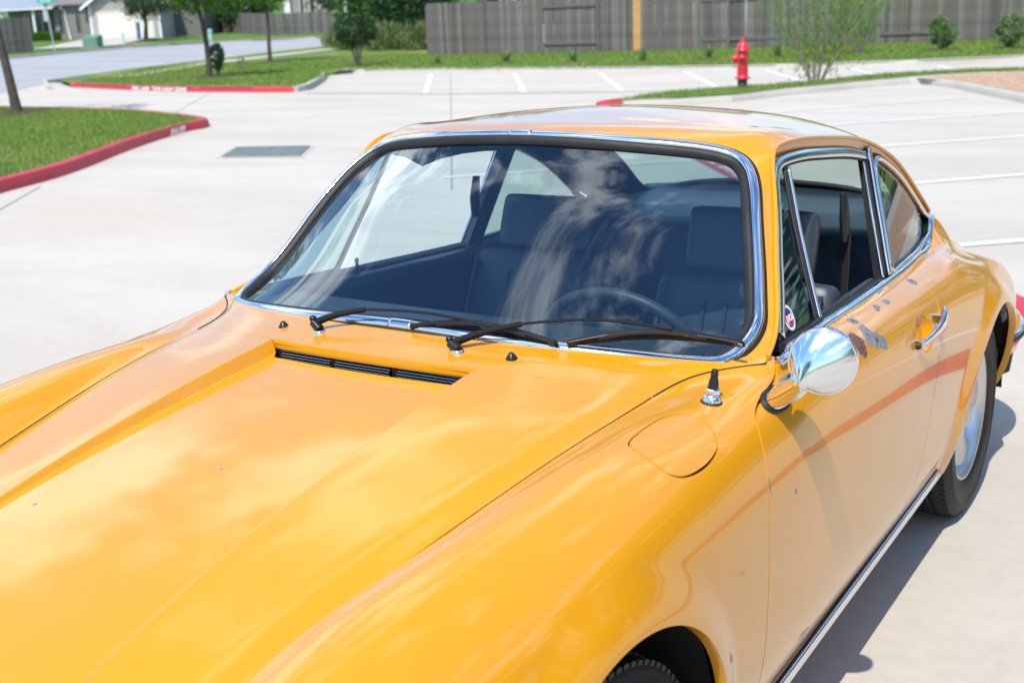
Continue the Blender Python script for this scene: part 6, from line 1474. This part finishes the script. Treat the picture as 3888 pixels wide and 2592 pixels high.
# ------------------------------------------------------------------ street furniture
GREENB = simple('utility_green', (.12,.24,.17), .6); POLEM = simple('galvanised_pole', (.52,.53,.53), .45, .6)
z = float(gz(-71.32,56.53))+.1; o = empty('transformer_box', (-71.32,56.53,z), 'green metal transformer box at the street edge before the driveway', 'utility box', rz=math.radians(25))
b = MB(); b.add([(-.55,-.4,0),(.55,-.4,0),(.55,.5,0),(-.55,.5,0),(-.55,-.4,.72),(.55,-.4,.72),(.55,.5,.85),(-.55,.5,.85)],[(4,5,6,7),(0,1,5,4),(1,2,6,5),(2,3,7,6),(3,0,4,7)]); b.build('cabinet', GREENB, o); hbox('cabinet_door', (-.45,-.425,.08),(.45,-.40,.62), GREENB, o); hbox('base_pad', (-.65,-.5,-.1),(.65,.6,.02), CURB, o)
def sign():
    z = float(gz(-66.56,49.61))+.1; s = empty('street_sign', (-66.56,49.61,z), 'street name sign in green on a galvanised pole near the hedge', 'street sign', rz=math.radians(30))
    b = MB(); b.tube([(.1,0,-.1),(-.12,0,3.3)],.045,10); b.build('pole', POLEM, s); SG = simple('sign_green',(.0,.36,.24),.4)
    p = hbox('name_plate', (-.62,-.02,3.02),(.42,.02,3.28), SG, s); hbox('name_plate', (-.14,-.3,2.80),(-.10,.3,3.0), SG, s)
    hbox('stop_sign_edge', (-.34,-.02,1.9),(-.06,.02,2.6), simple('grey_sign_back',(.38,.40,.45),.5), s)
    for i in range(5): hbox('letter_mark', (-.42+.15*i,-.026,3.09),(-.34+.15*i,-.022,3.21), simple('sign_white',(.7,.75,.72),.4) if i == 0 else bpy.data.materials['sign_white'], p)
sign()
def peg(name, x, y, h, r, mat, lab, cat, z0=.1):
    s = empty(name, (x,y,float(gz(x,y))+z0), lab, cat); b = MB(); b.lathe([(r,-.1),(r,h*.9),(r*.9,h*.97),(0,h)],14); b.build('post', mat, s); b = MB(); b.lathe([(r*1.15,h*.72),(r*1.15,h*.80)],14); b.build('band', POLEM, s)
peg('utility_pedestal', -70.28, 66.86, .85, .18, simple('pale_green',(.28,.48,.38),.5), 'pale green utility pedestal behind the trunk of the young lawn tree', 'utility pedestal')
peg('marker_post', -72.31, 60.06, .95, .09, simple('pale_blue_grey',(.45,.50,.56),.5), 'slim pale marker post right of the green transformer box', 'marker post')
peg('blue_marker', -78.4, 66.8, 1.2, .16, simple('marker_blue',(.08,.22,.50),.5), 'small blue yard marker beside the oak trunk', 'marker post', .3)
z = float(gz(-48.34,57.37)); o = empty('lamp_post', (-48.34,57.37,z), 'slim white street lamp post rising behind the round shrub', 'lamp post'); b = MB(); b.lathe([(.11,-.1),(.10,1.),(.07,8)],14); b.build('pole', TRIM, o); b = MB(); b.box((-.1,-1.4,7.9),(.1,0,8.05)); b.build('lamp_head', POLEM, o)
def hedge():
    x,y = -88.4,65.2; r = empty('hedge', (x,y,float(gz(x,y))), 'bright green clipped hedge below the porch windows', 'hedge', rz=math.radians(30)); V = rng.uniform([-1.4,-.45,0],[1.4,.45,.85],(9000,3)); 
    fast_mesh('foliage', leafcloud(V,.10,.5),4,L_LIGHT,r)
hedge()
limb_tree('overhanging_tree', (-2.6,33.2), 3.0, .09, (-.3,-.2,3.25), (1.5,1.5,1.1), L_LIGHT, 'young tree whose branch tips hang in at the upper right corner', leaf=.11, n_cl=50, n_leaf=50, cl_r=.3)
